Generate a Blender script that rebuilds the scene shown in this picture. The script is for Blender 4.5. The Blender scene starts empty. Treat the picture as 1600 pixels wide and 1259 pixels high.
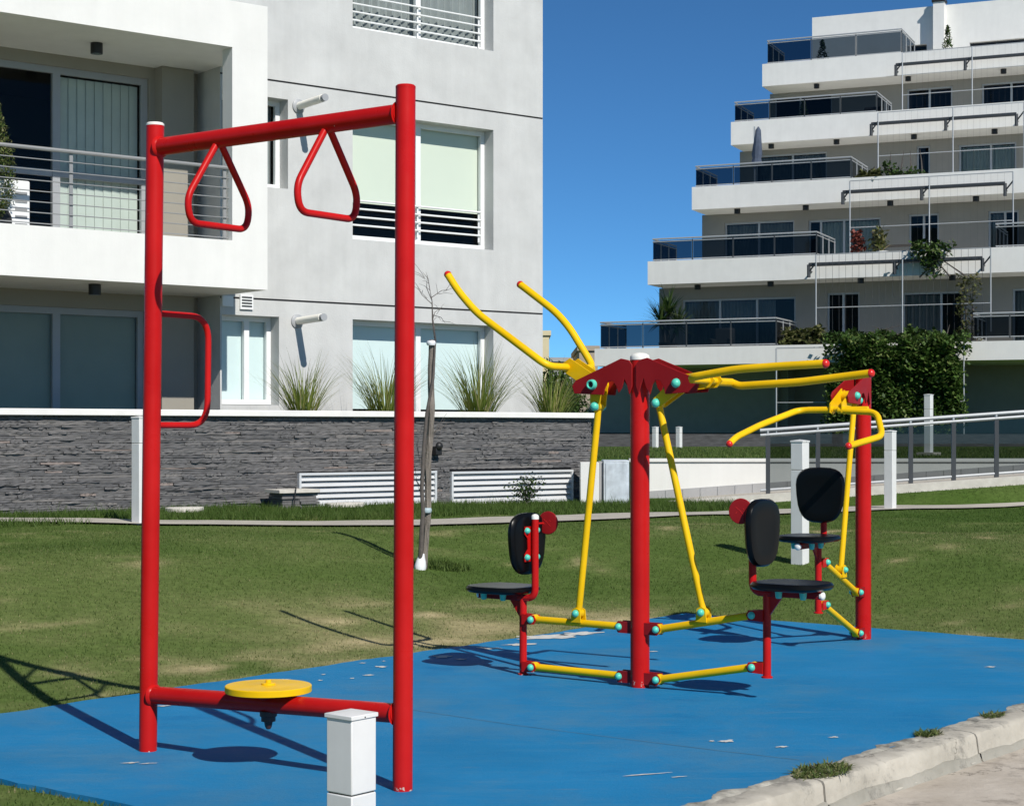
import bpy, math, random
import numpy as np
from mathutils import Vector, Matrix, noise as mnoise

random.seed(7)
RNG = np.random.default_rng(7)
R = math.radians
scene = bpy.context.scene
COL = scene.collection

# ------------------------------------------------------------------ camera
F, CX, HY, CAM_H = 2750.0, 800.0, 672.0, 1.418      # photo: 1600 x 1259, focal length in photo pixels, horizon row
cam_data = bpy.data.cameras.new('camera')
cam = bpy.data.objects.new('camera', cam_data)
COL.objects.link(cam)
cam_data.sensor_width = 36.0
cam_data.sensor_fit = 'HORIZONTAL'
cam_data.lens = 36.0 * F / 1600.0
cam_data.shift_y = (HY - 629.5) / 1600.0
cam_data.clip_start = 0.1
cam_data.clip_end = 3000
cam.location = (0, 0, CAM_H)
cam.rotation_euler = (R(90), 0, 0)
scene.camera = cam

# ------------------------------------------------------------------ sky and sun
SUN_EL = 40.5
SUN_FROM = Vector((0.49, -0.87))                    # horizontal direction towards the sun
world = bpy.data.worlds.new('World')
scene.world = world
world.use_nodes = True
wn = world.node_tree
wn.nodes.clear()
sky = wn.nodes.new('ShaderNodeTexSky')
sky.sky_type = 'NISHITA'
sky.sun_disc = False
sky.sun_elevation = R(SUN_EL)
sky.sun_rotation = math.atan2(SUN_FROM.x, SUN_FROM.y)
sky.altitude = 0
sky.air_density = 0.42
sky.dust_density = 0.0
sky.ozone_density = 10.0
bg = wn.nodes.new('ShaderNodeBackground')
bg.inputs['Strength'].default_value = 0.107
wo = wn.nodes.new('ShaderNodeOutputWorld')
tint = wn.nodes.new('ShaderNodeMix')                 # one even tint over the whole sky: the camera's white balance
tint.data_type = 'RGBA'
tint.blend_type = 'MULTIPLY'
tint.inputs[0].default_value = 1.0
tint.inputs[7].default_value = (0.82, 1.17, 1.08, 1)
wn.links.new(sky.outputs[0], tint.inputs[6])
wn.links.new(tint.outputs[2], bg.inputs[0])
wn.links.new(bg.outputs[0], wo.inputs[0])

sun_data = bpy.data.lights.new('sun', 'SUN')
sun_data.energy = 4.9
sun_data.angle = R(0.53)
sun_data.color = (1.0, 0.955, 0.89)
sun = bpy.data.objects.new('sun', sun_data)
COL.objects.link(sun)
_c = math.cos(R(SUN_EL)) / SUN_FROM.length
sun_dir = Vector((-SUN_FROM.x * _c, -SUN_FROM.y * _c, -math.sin(R(SUN_EL))))
sun.rotation_euler = sun_dir.to_track_quat('-Z', 'Y').to_euler()
sun.location = (10, -15, 20)

scene.view_settings.view_transform = 'Standard'
scene.view_settings.look = 'None'
scene.view_settings.exposure = 0.0
scene.view_settings.gamma = 1.0
scene.view_settings.use_curve_mapping = False
scene.cycles.use_denoising = True
scene.cycles.max_bounces = 8
scene.cycles.transparent_max_bounces = 24

# ------------------------------------------------------------------ materials
def _mat(name):
    m = bpy.data.materials.new(name)
    m.use_nodes = True
    nt = m.node_tree
    return m, nt, nt.nodes, nt.links, nt.nodes['Principled BSDF']

def noise_node(nt, scale, detail=4, rough=0.55, coord='Object', vec=None):
    n = nt.nodes.new('ShaderNodeTexNoise')
    n.inputs['Scale'].default_value = scale
    n.inputs['Detail'].default_value = detail
    n.inputs['Roughness'].default_value = rough
    if vec is None:
        tc = nt.nodes.new('ShaderNodeTexCoord')
        vec = tc.outputs[coord]
    nt.links.new(vec, n.inputs['Vector'])
    return n

def ramp(nt, fac, stops):
    r = nt.nodes.new('ShaderNodeValToRGB')
    e = r.color_ramp.elements
    while len(e) < len(stops):
        e.new(0.5)
    for k, (p, c) in enumerate(stops):
        e[k].position = p
        e[k].color = (c[0], c[1], c[2], 1)
    nt.links.new(fac, r.inputs[0])
    return r

def mixrgb(nt, fac, a, b, mode='MIX'):
    m = nt.nodes.new('ShaderNodeMix')
    m.data_type = 'RGBA'
    m.blend_type = mode
    for sock, v in ((0, fac), (6, a), (7, b)):
        if hasattr(v, 'is_output'):
            nt.links.new(v, m.inputs[sock])
        elif sock == 0:
            m.inputs[0].default_value = v
        else:
            m.inputs[sock].default_value = (v[0], v[1], v[2], 1)
    return m.outputs[2]

def mat(name, col, rough=0.5, metal=0.0, var=0.12, vscale=3.0, bump=0.0, bscale=60.0, spec=0.5, coat=0.0,
        streak=0.0, stretch=None):
    m, nt, N, L, b = _mat(name)
    b.inputs['Roughness'].default_value = rough
    b.inputs['Metallic'].default_value = metal
    b.inputs['Specular IOR Level'].default_value = spec
    if coat:
        b.inputs['Coat Weight'].default_value = coat
        b.inputs['Coat Roughness'].default_value = 0.12
    tc = N.new('ShaderNodeTexCoord')
    vec = tc.outputs['Object']
    if stretch:
        mp = N.new('ShaderNodeMapping')
        mp.inputs['Scale'].default_value = stretch
        L.new(vec, mp.inputs[0])
        vec2 = mp.outputs[0]
    else:
        vec2 = vec
    n = noise_node(nt, vscale, 5, 0.6, vec=vec2)
    lo = [c * (1 - var) for c in col]
    hi = [min(1, c * (1 + var)) for c in col]
    cr = ramp(nt, n.outputs[0], [(0.3, lo), (0.7, hi)])
    out = cr.outputs[0]
    if streak:
        mp = N.new('ShaderNodeMapping')
        mp.inputs['Scale'].default_value = (4.0, 4.0, 0.35)
        L.new(vec, mp.inputs[0])
        n2 = noise_node(nt, 1.6, 6, 0.65, vec=mp.outputs[0])
        r2 = ramp(nt, n2.outputs[0], [(0.35, (1 - streak,) * 3), (0.62, (1, 1, 1))])
        out = mixrgb(nt, 1.0, out, r2.outputs[0], 'MULTIPLY')
    L.new(out, b.inputs['Base Color'])
    if bump:
        n3 = noise_node(nt, bscale, 4, 0.6, vec=vec)
        bp = N.new('ShaderNodeBump')
        bp.inputs['Strength'].default_value = bump
        bp.inputs['Distance'].default_value = 0.01
        L.new(n3.outputs[0], bp.inputs['Height'])
        L.new(bp.outputs[0], b.inputs['Normal'])
    return m

def paint(name, col, rough=0.32, chip=(0.55, 0.42, 0.36), chip_at=0.75):
    """gloss paint on steel with faint fading and small chips"""
    m, nt, N, L, b = _mat(name)
    b.inputs['Roughness'].default_value = rough
    b.inputs['Specular IOR Level'].default_value = 0.2
    tc = N.new('ShaderNodeTexCoord')
    n = noise_node(nt, 2.5, 4, 0.6, vec=tc.outputs['Object'])
    cr = ramp(nt, n.outputs[0], [(0.3, [c * 0.84 for c in col]), (0.72, [min(1, c * 1.06 + 0.006) for c in col])])
    n2 = noise_node(nt, 46.0, 4, 0.6, vec=tc.outputs['Object'])
    geo = N.new('ShaderNodeNewGeometry')
    sx = N.new('ShaderNodeSeparateXYZ')
    L.new(geo.outputs['Position'], sx.inputs[0])
    mr = N.new('ShaderNodeMapRange')                    # paint flakes off where the steel meets the pad
    mr.inputs['From Min'].default_value = 0.0
    mr.inputs['From Max'].default_value = 0.10
    mr.inputs['To Min'].default_value = 0.20
    mr.inputs['To Max'].default_value = 0.0
    L.new(sx.outputs['Z'], mr.inputs['Value'])
    ad = N.new('ShaderNodeMath')
    L.new(n2.outputs[0], ad.inputs[0])
    L.new(mr.outputs[0], ad.inputs[1])
    r2 = ramp(nt, ad.outputs[0], [(chip_at, (0, 0, 0)), (chip_at + 0.02, (1, 1, 1))])
    out = mixrgb(nt, r2.outputs[0], cr.outputs[0], chip)
    L.new(out, b.inputs['Base Color'])
    n3 = noise_node(nt, 9.0, 3, 0.5, vec=tc.outputs['Object'])
    rr = ramp(nt, n3.outputs[0], [(0.3, (rough - 0.07,) * 3), (0.7, (rough + 0.12,) * 3)])
    L.new(rr.outputs[0], b.inputs['Roughness'])
    bp = N.new('ShaderNodeBump')
    bp.inputs['Strength'].default_value = 0.06
    bp.inputs['Distance'].default_value = 0.004
    n4 = noise_node(nt, 30.0, 3, 0.5, vec=tc.outputs['Object'])
    L.new(n4.outputs[0], bp.inputs['Height'])
    L.new(bp.outputs[0], b.inputs['Normal'])
    return m

def glass(name, tint, refl=0.05, rough=0.01):
    m = bpy.data.materials.new(name)
    m.use_nodes = True
    nt = m.node_tree
    nt.nodes.clear()
    o = nt.nodes.new('ShaderNodeOutputMaterial')
    mx = nt.nodes.new('ShaderNodeMixShader')
    lw = nt.nodes.new('ShaderNodeLayerWeight')          # Schlick reflectance, the same from both sides of the pane
    lw.inputs[0].default_value = 0.5
    pw = nt.nodes.new('ShaderNodeMath')
    pw.operation = 'POWER'
    pw.inputs[1].default_value = 5.0
    nt.links.new(lw.outputs['Facing'], pw.inputs[0])
    fr = nt.nodes.new('ShaderNodeMapRange')
    fr.inputs['To Min'].default_value = refl
    fr.inputs['To Max'].default_value = 1.0
    nt.links.new(pw.outputs[0], fr.inputs['Value'])
    tr = nt.nodes.new('ShaderNodeBsdfTransparent')
    tr.inputs[0].default_value = (*tint, 1)
    gl = nt.nodes.new('ShaderNodeBsdfGlossy')
    gl.inputs['Roughness'].default_value = rough
    nt.links.new(fr.outputs[0], mx.inputs[0])
    nt.links.new(tr.outputs[0], mx.inputs[1])
    nt.links.new(gl.outputs[0], mx.inputs[2])
    nt.links.new(mx.outputs[0], o.inputs[0])
    return m

def attr_ramp_mat(name, attr, stops, rough=0.7, trans=0.0, bump=0.0, bscale=40, spec=0.3, mulnoise=None):
    m, nt, N, L, b = _mat(name)
    b.inputs['Roughness'].default_value = rough
    b.inputs['Specular IOR Level'].default_value = spec
    a = N.new('ShaderNodeAttribute')
    a.attribute_name = attr
    cr = ramp(nt, a.outputs['Fac'], stops)
    out = cr.outputs[0]
    if mulnoise:
        n = noise_node(nt, mulnoise[0], 6, 0.65)
        r2 = ramp(nt, n.outputs[0], [(0.3, (1 - mulnoise[1],) * 3), (0.7, (1 + mulnoise[1],) * 3)])
        out = mixrgb(nt, 1.0, out, r2.outputs[0], 'MULTIPLY')
    L.new(out, b.inputs['Base Color'])
    if bump:
        n3 = noise_node(nt, bscale, 5, 0.65)
        bp = N.new('ShaderNodeBump')
        bp.inputs['Strength'].default_value = bump
        bp.inputs['Distance'].default_value = 0.01
        L.new(n3.outputs[0], bp.inputs['Height'])
        L.new(bp.outputs[0], b.inputs['Normal'])
    if trans:
        tl = N.new('ShaderNodeBsdfTranslucent')
        L.new(out, tl.inputs[0])
        mx = N.new('ShaderNodeMixShader')
        mx.inputs[0].default_value = trans
        L.new(b.outputs[0], mx.inputs[1])
        L.new(tl.outputs[0], mx.inputs[2])
        L.new(mx.outputs[0], N['Material Output'].inputs[0])
    return m

M = {}
M['red'] = paint('red_paint', (0.50, 0.006, 0.005))
M['red_dark'] = paint('red_plate_paint', (0.30, 0.008, 0.010), 0.42)
M['yellow'] = paint('yellow_paint', (0.86, 0.515, 0.002), 0.36, (0.5, 0.3, 0.1), 0.77)
M['teal'] = mat('teal_plastic', (0.09, 0.56, 0.42), 0.4, var=0.05)
M['black_seat'] = mat('black_seat_plastic', (0.0035, 0.004, 0.0045), 0.28, var=0.2, spec=0.16)
M['white_cap'] = mat('white_plastic_cap', (0.78, 0.77, 0.70), 0.45, var=0.05)
M['grip_red'] = mat('red_plastic_cap', (0.62, 0.02, 0.015), 0.3, var=0.05)
M['dark_steel'] = mat('dark_greasy_steel', (0.05, 0.02, 0.02), 0.5, var=0.3)
M['bollard'] = mat('white_bollard_paint', (0.72, 0.72, 0.70), 0.4, var=0.04, vscale=6, streak=0.05)
M['white_wall'] = mat('white_render', (0.73, 0.725, 0.69), 0.85, var=0.035, vscale=2.2, bump=0.12, bscale=45, streak=0.03)
M['grey_wall'] = mat('grey_stucco', (0.535, 0.54, 0.525), 0.9, var=0.085, vscale=2.0, bump=0.3, bscale=38, streak=0.05)
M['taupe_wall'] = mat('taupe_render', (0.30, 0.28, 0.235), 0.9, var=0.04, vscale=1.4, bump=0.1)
M['groove'] = mat('dark_joint', (0.03, 0.03, 0.032), 0.9)
M['white_trim'] = mat('white_aluminium', (0.78, 0.79, 0.78), 0.4, var=0.03)
M['grey_trim'] = mat('grey_aluminium', (0.34, 0.35, 0.36), 0.42, var=0.05)
M['cream'] = mat('cream_pipe', (0.86, 0.84, 0.76), 0.5, var=0.04)
M['rail_grey'] = mat('grey_rail_paint', (0.26, 0.265, 0.265), 0.4, var=0.05)
M['black'] = mat('black_metal', (0.012, 0.012, 0.012), 0.5)
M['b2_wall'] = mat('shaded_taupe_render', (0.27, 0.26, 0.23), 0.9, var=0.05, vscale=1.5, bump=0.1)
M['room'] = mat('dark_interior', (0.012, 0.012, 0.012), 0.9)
M['glass'] = glass('window_glass', (0.93, 0.96, 0.95), 0.014)
M['glass_dark'] = glass('tinted_window_glass', (0.50, 0.56, 0.58), 0.03)
M['glass_tint'] = glass('tinted_balcony_glass', (0.10, 0.13, 0.16), 0.018)
M['glass_ramp'] = glass('ramp_rail_glass', (0.32, 0.35, 0.36), 0.03)
M['blind_cream'] = mat('cream_roller_blind', (0.66, 0.70, 0.60), 0.8, var=0.03, vscale=0.8)
M['blind_blue'] = mat('pale_roller_blind', (0.66, 0.76, 0.76), 0.8, var=0.02)
M['blind_grey'] = mat('grey_green_blind', (0.25, 0.28, 0.235), 0.8, var=0.05)
M['curtain'] = mat('pale_curtain', (0.50, 0.545, 0.50), 0.85, var=0.06)
M['curtain_grey'] = mat('grey_curtain', (0.27, 0.29, 0.29), 0.85, var=0.1)
M['louvre'] = mat('silver_louvre', (0.62, 0.63, 0.63), 0.35, metal=0.15, var=0.04)
M['zinc'] = mat('weathered_zinc', (0.60, 0.65, 0.68), 0.45, metal=0.2, var=0.22, vscale=7, streak=0.2)
M['coping'] = mat('pale_coping', (0.76, 0.75, 0.71), 0.8, var=0.06, vscale=5, bump=0.1)
M['timber'] = mat('weathered_timber', (0.20, 0.175, 0.15), 0.95, var=0.55, vscale=10, bump=0.6, bscale=60, spec=0.1, stretch=(9, 9, 0.6))
M['bark'] = mat('thin_bark', (0.10, 0.085, 0.075), 0.9, var=0.25, vscale=20, bump=0.3)
M['wrap'] = mat('white_plastic_wrap', (0.80, 0.81, 0.82), 0.4, var=0.04, bump=0.3, bscale=25)
M['tie'] = mat('pale_blue_tie', (0.42, 0.52, 0.55), 0.6)
M['path'] = mat('pale_concrete_path', (0.40, 0.37, 0.315), 0.9, var=0.12, vscale=2.5, bump=0.2, bscale=50)
M['slab'] = mat('pale_stone_slab', (0.55, 0.52, 0.46), 0.9, var=0.12, vscale=9, bump=0.2)
M['navy'] = mat('navy_canvas', (0.055, 0.075, 0.115), 0.8, var=0.2, vscale=9)
M['pot'] = mat('dark_pot', (0.05, 0.045, 0.04), 0.7)
M['yellow_wall'] = mat('cream_far_wall', (0.62, 0.55, 0.36), 0.9, var=0.05)
M['far_grey'] = mat('far_grey_wall', (0.36, 0.36, 0.36), 0.9, var=0.08)
M['brown_wall'] = mat('brown_grey_render', (0.36, 0.31, 0.245), 0.9, var=0.06)
M['steel'] = mat('grey_steel', (0.30, 0.32, 0.34), 0.45, metal=0.3, var=0.05)
M['steel_dark'] = mat('charcoal_steel', (0.045, 0.05, 0.055), 0.5, metal=0.2, var=0.05)
M['steel_light'] = mat('galvanised_steel', (0.42, 0.435, 0.44), 0.45, metal=0.3, var=0.06)

M['stone'] = attr_ramp_mat('slate_strip', 'rnd',
    [(0.0, (0.085, 0.085, 0.088)), (0.35, (0.120, 0.118, 0.118)), (0.7, (0.155, 0.150, 0.147)), (0.92, (0.19, 0.178, 0.168)),
     (1.0, (0.27, 0.205, 0.175))], rough=0.8, bump=0.3, bscale=22, mulnoise=(9.0, 0.22))
M['stone_far'] = mat('far_slate', (0.062, 0.062, 0.064), 0.85, var=0.5, vscale=3.0, bump=0.6, bscale=8, stretch=(1, 1, 9))
GRASS = [(0.0, (0.060, 0.108, 0.020)), (0.3, (0.092, 0.138, 0.034)), (0.5, (0.130, 0.164, 0.052)), (0.72, (0.27, 0.25, 0.12)),
         (1.0, (0.48, 0.40, 0.23))]
M['lawn'] = attr_ramp_mat('lawn_turf', 'dry', [(p, tuple(0.92 * x for x in c)) for p, c in GRASS], rough=0.95, bump=0.3, bscale=35, spec=0.05, mulnoise=(14.0, 0.25))
M['blade'] = attr_ramp_mat('grass_blade', 'dry', GRASS, rough=0.6, trans=0.3, spec=0.15)
M['leaf'] = attr_ramp_mat('leaf_green', 'rnd', [(0, (0.018, 0.042, 0.010)), (0.5, (0.035, 0.075, 0.016)), (0.85, (0.065, 0.115, 0.026)), (1, (0.13, 0.17, 0.05))], rough=0.5, trans=0.25)
M['ivy'] = attr_ramp_mat('ivy_leaf', 'rnd', [(0, (0.028, 0.062, 0.012)), (0.5, (0.060, 0.118, 0.022)), (0.85, (0.11, 0.175, 0.040)), (1, (0.20, 0.24, 0.08))], rough=0.45, trans=0.3)
M['leaf_olive'] = attr_ramp_mat('leaf_olive', 'rnd', [(0, (0.05, 0.062, 0.018)), (0.5, (0.09, 0.105, 0.03)), (1, (0.17, 0.16, 0.07))], rough=0.55, trans=0.25)
M['leaf_tuft'] = attr_ramp_mat('tuft_blade', 'rnd', [(0, (0.04, 0.075, 0.012)), (1, (0.10, 0.15, 0.03))], rough=0.7, trans=0.25)
M['leaf_red'] = attr_ramp_mat('leaf_red', 'rnd', [(0, (0.09, 0.02, 0.015)), (1, (0.25, 0.07, 0.05))], rough=0.6, trans=0.2)
M['weed'] = attr_ramp_mat('weed_leaf', 'rnd', [(0, (0.06, 0.10, 0.02)), (0.6, (0.12, 0.165, 0.045)), (1, (0.24, 0.22, 0.10))], rough=0.6, trans=0.25)
M['reed'] = attr_ramp_mat('tall_grass_blade', 'rnd', [(0, (0.075, 0.125, 0.012)), (0.5, (0.16, 0.215, 0.03)), (0.85, (0.27, 0.28, 0.075)), (1, (0.42, 0.36, 0.18))], rough=0.5, trans=0.35)

# blue pad: painted concrete, scuffed, with faint brush streaks
m, nt, N, L, b = _mat('blue_painted_concrete')
tc = N.new('ShaderNodeTexCoord')
n1 = noise_node(nt, 1.1, 5, 0.6, vec=tc.outputs['Object'])
c1 = ramp(nt, n1.outputs[0], [(0.3, (0.012, 0.168, 0.36)), (0.7, (0.018, 0.205, 0.43))])
mp = N.new('ShaderNodeMapping')
mp.inputs['Rotation'].default_value = (0, 0, R(-18))
mp.inputs['Scale'].default_value = (0.7, 7.0, 1)
L.new(tc.outputs['Object'], mp.inputs[0])
n2 = noise_node(nt, 1.8, 6, 0.7, vec=mp.outputs[0])
c2 = ramp(nt, n2.outputs[0], [(0.50, (0, 0, 0)), (0.85, (0.42, 0.42, 0.42))])
mid = mixrgb(nt, c2.outputs[0], c1.outputs[0], (0.10, 0.24, 0.36))
n3 = noise_node(nt, 34, 4, 0.6, vec=tc.outputs['Object'])
c3 = ramp(nt, n3.outputs[0], [(0.69, (0, 0, 0)), (0.72, (0.55, 0.55, 0.55))])
n3b = noise_node(nt, 0.9, 3, 0.6, vec=tc.outputs['Object'])
c3b = ramp(nt, n3b.outputs[0], [(0.45, (0, 0, 0)), (0.65, (1, 1, 1))])
wear = mixrgb(nt, 1.0, c3.outputs[0], c3b.outputs[0], 'MULTIPLY')
out = mixrgb(nt, wear, mid, (0.02, 0.09, 0.22))
n5 = noise_node(nt, 0.75, 7, 0.72, vec=tc.outputs['Object'])
c5 = ramp(nt, n5.outputs[0], [(0.47, (0, 0, 0)), (0.68, (0.45, 0.45, 0.45))])
out = mixrgb(nt, c5.outputs[0], out, (0.10, 0.20, 0.27))
n6 = noise_node(nt, 2.3, 7, 0.75, vec=mp.outputs[0])
c6 = ramp(nt, n6.outputs[0], [(0.60, (0, 0, 0)), (0.74, (0.5, 0.5, 0.5))])
out = mixrgb(nt, c6.outputs[0], out, (0.16, 0.20, 0.20))
n7 = noise_node(nt, 1.7, 5, 0.65, vec=tc.outputs['Object'])
c7 = ramp(nt, n7.outputs[0], [(0.28, (0.5, 0.5, 0.5)), (0.42, (0, 0, 0))])
out = mixrgb(nt, c7.outputs[0], out, (0.008, 0.125, 0.31))
L.new(out, b.inputs['Base Color'])
rr = ramp(nt, n2.outputs[0], [(0.3, (0.42,) * 3), (0.7, (0.62,) * 3)])
L.new(rr.outputs[0], b.inputs['Roughness'])
b.inputs['Specular IOR Level'].default_value = 0.015
bp = N.new('ShaderNodeBump')
bp.inputs['Strength'].default_value = 0.45
bp.inputs['Distance'].default_value = 0.006
n4 = noise_node(nt, 55, 5, 0.7, vec=tc.outputs['Object'])
L.new(n4.outputs[0], bp.inputs['Height'])
L.new(bp.outputs[0], b.inputs['Normal'])
M['pad'] = m

def concrete(name, a, bcol, dark, crack=True):
    m, nt, N, L, b = _mat(name)
    tc = N.new('ShaderNodeTexCoord')
    n1 = noise_node(nt, 3.0, 7, 0.68, vec=tc.outputs['Object'])
    c1 = ramp(nt, n1.outputs[0], [(0.3, a), (0.68, bcol)])
    n2 = noise_node(nt, 5.0, 7, 0.75, vec=tc.outputs['Object'])
    c2 = ramp(nt, n2.outputs[0], [(0.54, (0, 0, 0)), (0.64, (0.75, 0.75, 0.75))])
    out = mixrgb(nt, c2.outputs[0], c1.outputs[0], dark)
    if crack:
        v = N.new('ShaderNodeTexVoronoi')
        v.feature = 'DISTANCE_TO_EDGE'
        v.inputs['Scale'].default_value = 0.75
        nn = noise_node(nt, 4.0, 5, 0.7, vec=tc.outputs['Object'])
        va = N.new('ShaderNodeVectorMath')
        va.operation = 'ADD'
        L.new(tc.outputs['Object'], va.inputs[0])
        sc = N.new('ShaderNodeVectorMath')
        sc.operation = 'SCALE'
        sc.inputs['Scale'].default_value = 0.35
        L.new(nn.outputs['Color'], sc.inputs[0])
        L.new(sc.outputs[0], va.inputs[1])
        L.new(va.outputs[0], v.inputs['Vector'])
        c4 = ramp(nt, v.outputs['Distance'], [(0.001, (0.7, 0.7, 0.7)), (0.005, (0, 0, 0))])
        out = mixrgb(nt, c4.outputs[0], out, [x * 0.3 for x in dark])
    L.new(out, b.inputs['Base Color'])
    b.inputs['Roughness'].default_value = 0.92
    b.inputs['Specular IOR Level'].default_value = 0.2
    bp = N.new('ShaderNodeBump')
    bp.inputs['Strength'].default_value = 0.6
    bp.inputs['Distance'].default_value = 0.012
    n5 = noise_node(nt, 16, 8, 0.72, vec=tc.outputs['Object'])
    L.new(n5.outputs[0], bp.inputs['Height'])
    L.new(bp.outputs[0], b.inputs['Normal'])
    return m
M['kerb'] = concrete('weathered_kerb_concrete', (0.35, 0.325, 0.27), (0.52, 0.485, 0.41), (0.20, 0.19, 0.165))
M['road'] = concrete('pale_road_concrete', (0.38, 0.33, 0.265), (0.54, 0.485, 0.41), (0.27, 0.235, 0.195))
M['joint'] = mat('dirty_crumbled_joint', (0.30, 0.285, 0.24), 0.95, var=0.75, vscale=9, bump=0.6, bscale=40)
M['mortar'] = concrete('grey_mortar_band', (0.26, 0.25, 0.21), (0.37, 0.35, 0.30), (0.16, 0.15, 0.13), False)
M['chip'] = mat('bare_concrete_patch', (0.58, 0.57, 0.53), 0.9, var=0.15, vscale=18, bump=0.3)
M['pad_joint'] = mat('scuffed_pad_joint', (0.07, 0.17, 0.25), 0.9, var=0.4, vscale=8)
M['soil'] = mat('dark_soil', (0.06, 0.045, 0.03), 0.95, var=0.3, vscale=12, bump=0.5, bscale=30)

# ------------------------------------------------------------------ geometry helpers
class MB:
    def __init__(self):
        self.v, self.f = [], []

    def add(self, vs, fs):
        k = len(self.v)
        self.v += [tuple(p) for p in vs]
        self.f += [tuple(i + k for i in q) for q in fs]
        return self

    def box(self, x0, x1, y0, y1, z0, z1):
        vs = [(x0, y0, z0), (x1, y0, z0), (x1, y1, z0), (x0, y1, z0), (x0, y0, z1), (x1, y0, z1), (x1, y1, z1), (x0, y1, z1)]
        return self.add(vs, [(0, 3, 2, 1), (4, 5, 6, 7), (0, 1, 5, 4), (1, 2, 6, 5), (2, 3, 7, 6), (3, 0, 4, 7)])

    def obox(self, c, ex, ey, ez):
        """box about centre c with half-extent vectors"""
        c, ex, ey, ez = Vector(c), Vector(ex), Vector(ey), Vector(ez)
        vs = [c + sx * ex + sy * ey + sz * ez for sz in (-1, 1) for sx, sy in ((-1, -1), (1, -1), (1, 1), (-1, 1))]
        return self.add(vs, [(0, 3, 2, 1), (4, 5, 6, 7), (0, 1, 5, 4), (1, 2, 6, 5), (2, 3, 7, 6), (3, 0, 4, 7)])

    def quad(self, a, b, c, d):
        return self.add([a, b, c, d], [(0, 1, 2, 3)])

    def tube(self, pts, r, seg=14, closed=False, caps=True):
        pts = [Vector(p) for p in pts]
        n = len(pts)
        rs = r if isinstance(r, (list, tuple)) else [r] * n
        tans = []
        for i in range(n):
            a = pts[(i - 1) % n] if (closed or i > 0) else pts[i]
            c = pts[(i + 1) % n] if (closed or i < n - 1) else pts[i]
            t = c - a
            tans.append(t.normalized() if t.length > 1e-9 else Vector((0, 0, 1)))
        ref = Vector((0, 0, 1)) if abs(tans[0].z) < 0.9 else Vector((1, 0, 0))
        nrm = (ref - tans[0] * ref.dot(tans[0])).normalized()
        vs, fs = [], []
        for i in range(n):
            t = tans[i]
            nrm = (nrm - t * nrm.dot(t)).normalized()
            bi = t.cross(nrm)
            for k in range(seg):
                a = 2 * math.pi * k / seg
                vs.append(pts[i] + (nrm * math.cos(a) + bi * math.sin(a)) * rs[i])
        m = n if closed else n - 1
        for i in range(m):
            j = (i + 1) % n
            for k in range(seg):
                k2 = (k + 1) % seg
                fs.append((i * seg + k, i * seg + k2, j * seg + k2, j * seg + k))
        if caps and not closed:
            fs.append(tuple(range(seg))[::-1])
            fs.append(tuple((n - 1) * seg + k for k in range(seg)))
        return self.add(vs, fs)

    def lathe(self, prof, c, axis=(0, 0, 1), seg=24):
        """prof: list of (radius, height along axis)"""
        ax = Vector(axis).normalized()
        ref = Vector((1, 0, 0)) if abs(ax.x) < 0.9 else Vector((0, 1, 0))
        e1 = (ref - ax * ref.dot(ax)).normalized()
        e2 = ax.cross(e1)
        c = Vector(c)
        vs, fs = [], []
        for (r, h) in prof:
            for k in range(seg):
                a = 2 * math.pi * k / seg
                vs.append(c + ax * h + (e1 * math.cos(a) + e2 * math.sin(a)) * max(r, 1e-4))
        for i in range(len(prof) - 1):
            for k in range(seg):
                k2 = (k + 1) % seg
                fs.append((i * seg + k, i * seg + k2, (i + 1) * seg + k2, (i + 1) * seg + k))
        fs.append(tuple(range(seg))[::-1])
        fs.append(tuple((len(prof) - 1) * seg + k for k in range(seg)))
        return self.add(vs, fs)

    def dome(self, c, axis, r, h, seg=14, n=5, base=0.0):
        prof = [(r, -base)] if base else []
        prof += [(r * math.cos(a), h * math.sin(a)) for a in [math.pi / 2 * k / n for k in range(n)]] + [(r * 0.02, h)]
        return self.lathe(prof, c, axis, seg)

    def prism(self, poly, O, e1, e2, e3, t):
        """polygon in the e1/e2 plane through O, thickness t centred along e3"""
        O, e1, e2, e3 = Vector(O), Vector(e1), Vector(e2), Vector(e3)
        n = len(poly)
        vs = [O + e1 * a + e2 * b - e3 * (t / 2) for a, b in poly] + [O + e1 * a + e2 * b + e3 * (t / 2) for a, b in poly]
        fs = [tuple(range(n))[::-1], tuple(range(n, 2 * n))]
        for i in range(n):
            j = (i + 1) % n
            fs.append((i, j, n + j, n + i))
        return self.add(vs, fs)

    def pad_shape(self, outline, O, e1, e2, e3, t, rnd=0.012):
        """cushion: outline (e1,e2) with rounded rim, thickness t along e3"""
        O, e1, e2, e3 = Vector(O), Vector(e1), Vector(e2), Vector(e3)
        cx = sum(a for a, b in outline) / len(outline)
        cy = sum(b for a, b in outline) / len(outline)
        rings = []
        prof = [(0.25, -t / 2), (1 - 2.2 * rnd / 0.16, -t / 2), (1 - 0.9 * rnd / 0.16, -t / 2 * 0.82), (1, -t * 0.12), (1, t * 0.15),
                (1 - 0.7 * rnd / 0.16, t / 2 * 0.9), (1 - 2.0 * rnd / 0.16, t / 2), (0.6, t / 2 * 0.92), (0.25, t / 2 * 0.86)]
        n = len(outline)
        vs, fs = [], []
        for s, h in prof:
            for a, b in outline:
                vs.append(O + e1 * (cx + (a - cx) * s) + e2 * (cy + (b - cy) * s) + e3 * h)
        for i in range(len(prof) - 1):
            for k in range(n):
                k2 = (k + 1) % n
                fs.append((i * n + k, i * n + k2, (i + 1) * n + k2, (i + 1) * n + k))
        fs.append(tuple(range(n))[::-1])
        fs.append(tuple((len(prof) - 1) * n + k for k in range(n)))
        return self.add(vs, fs)

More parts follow.
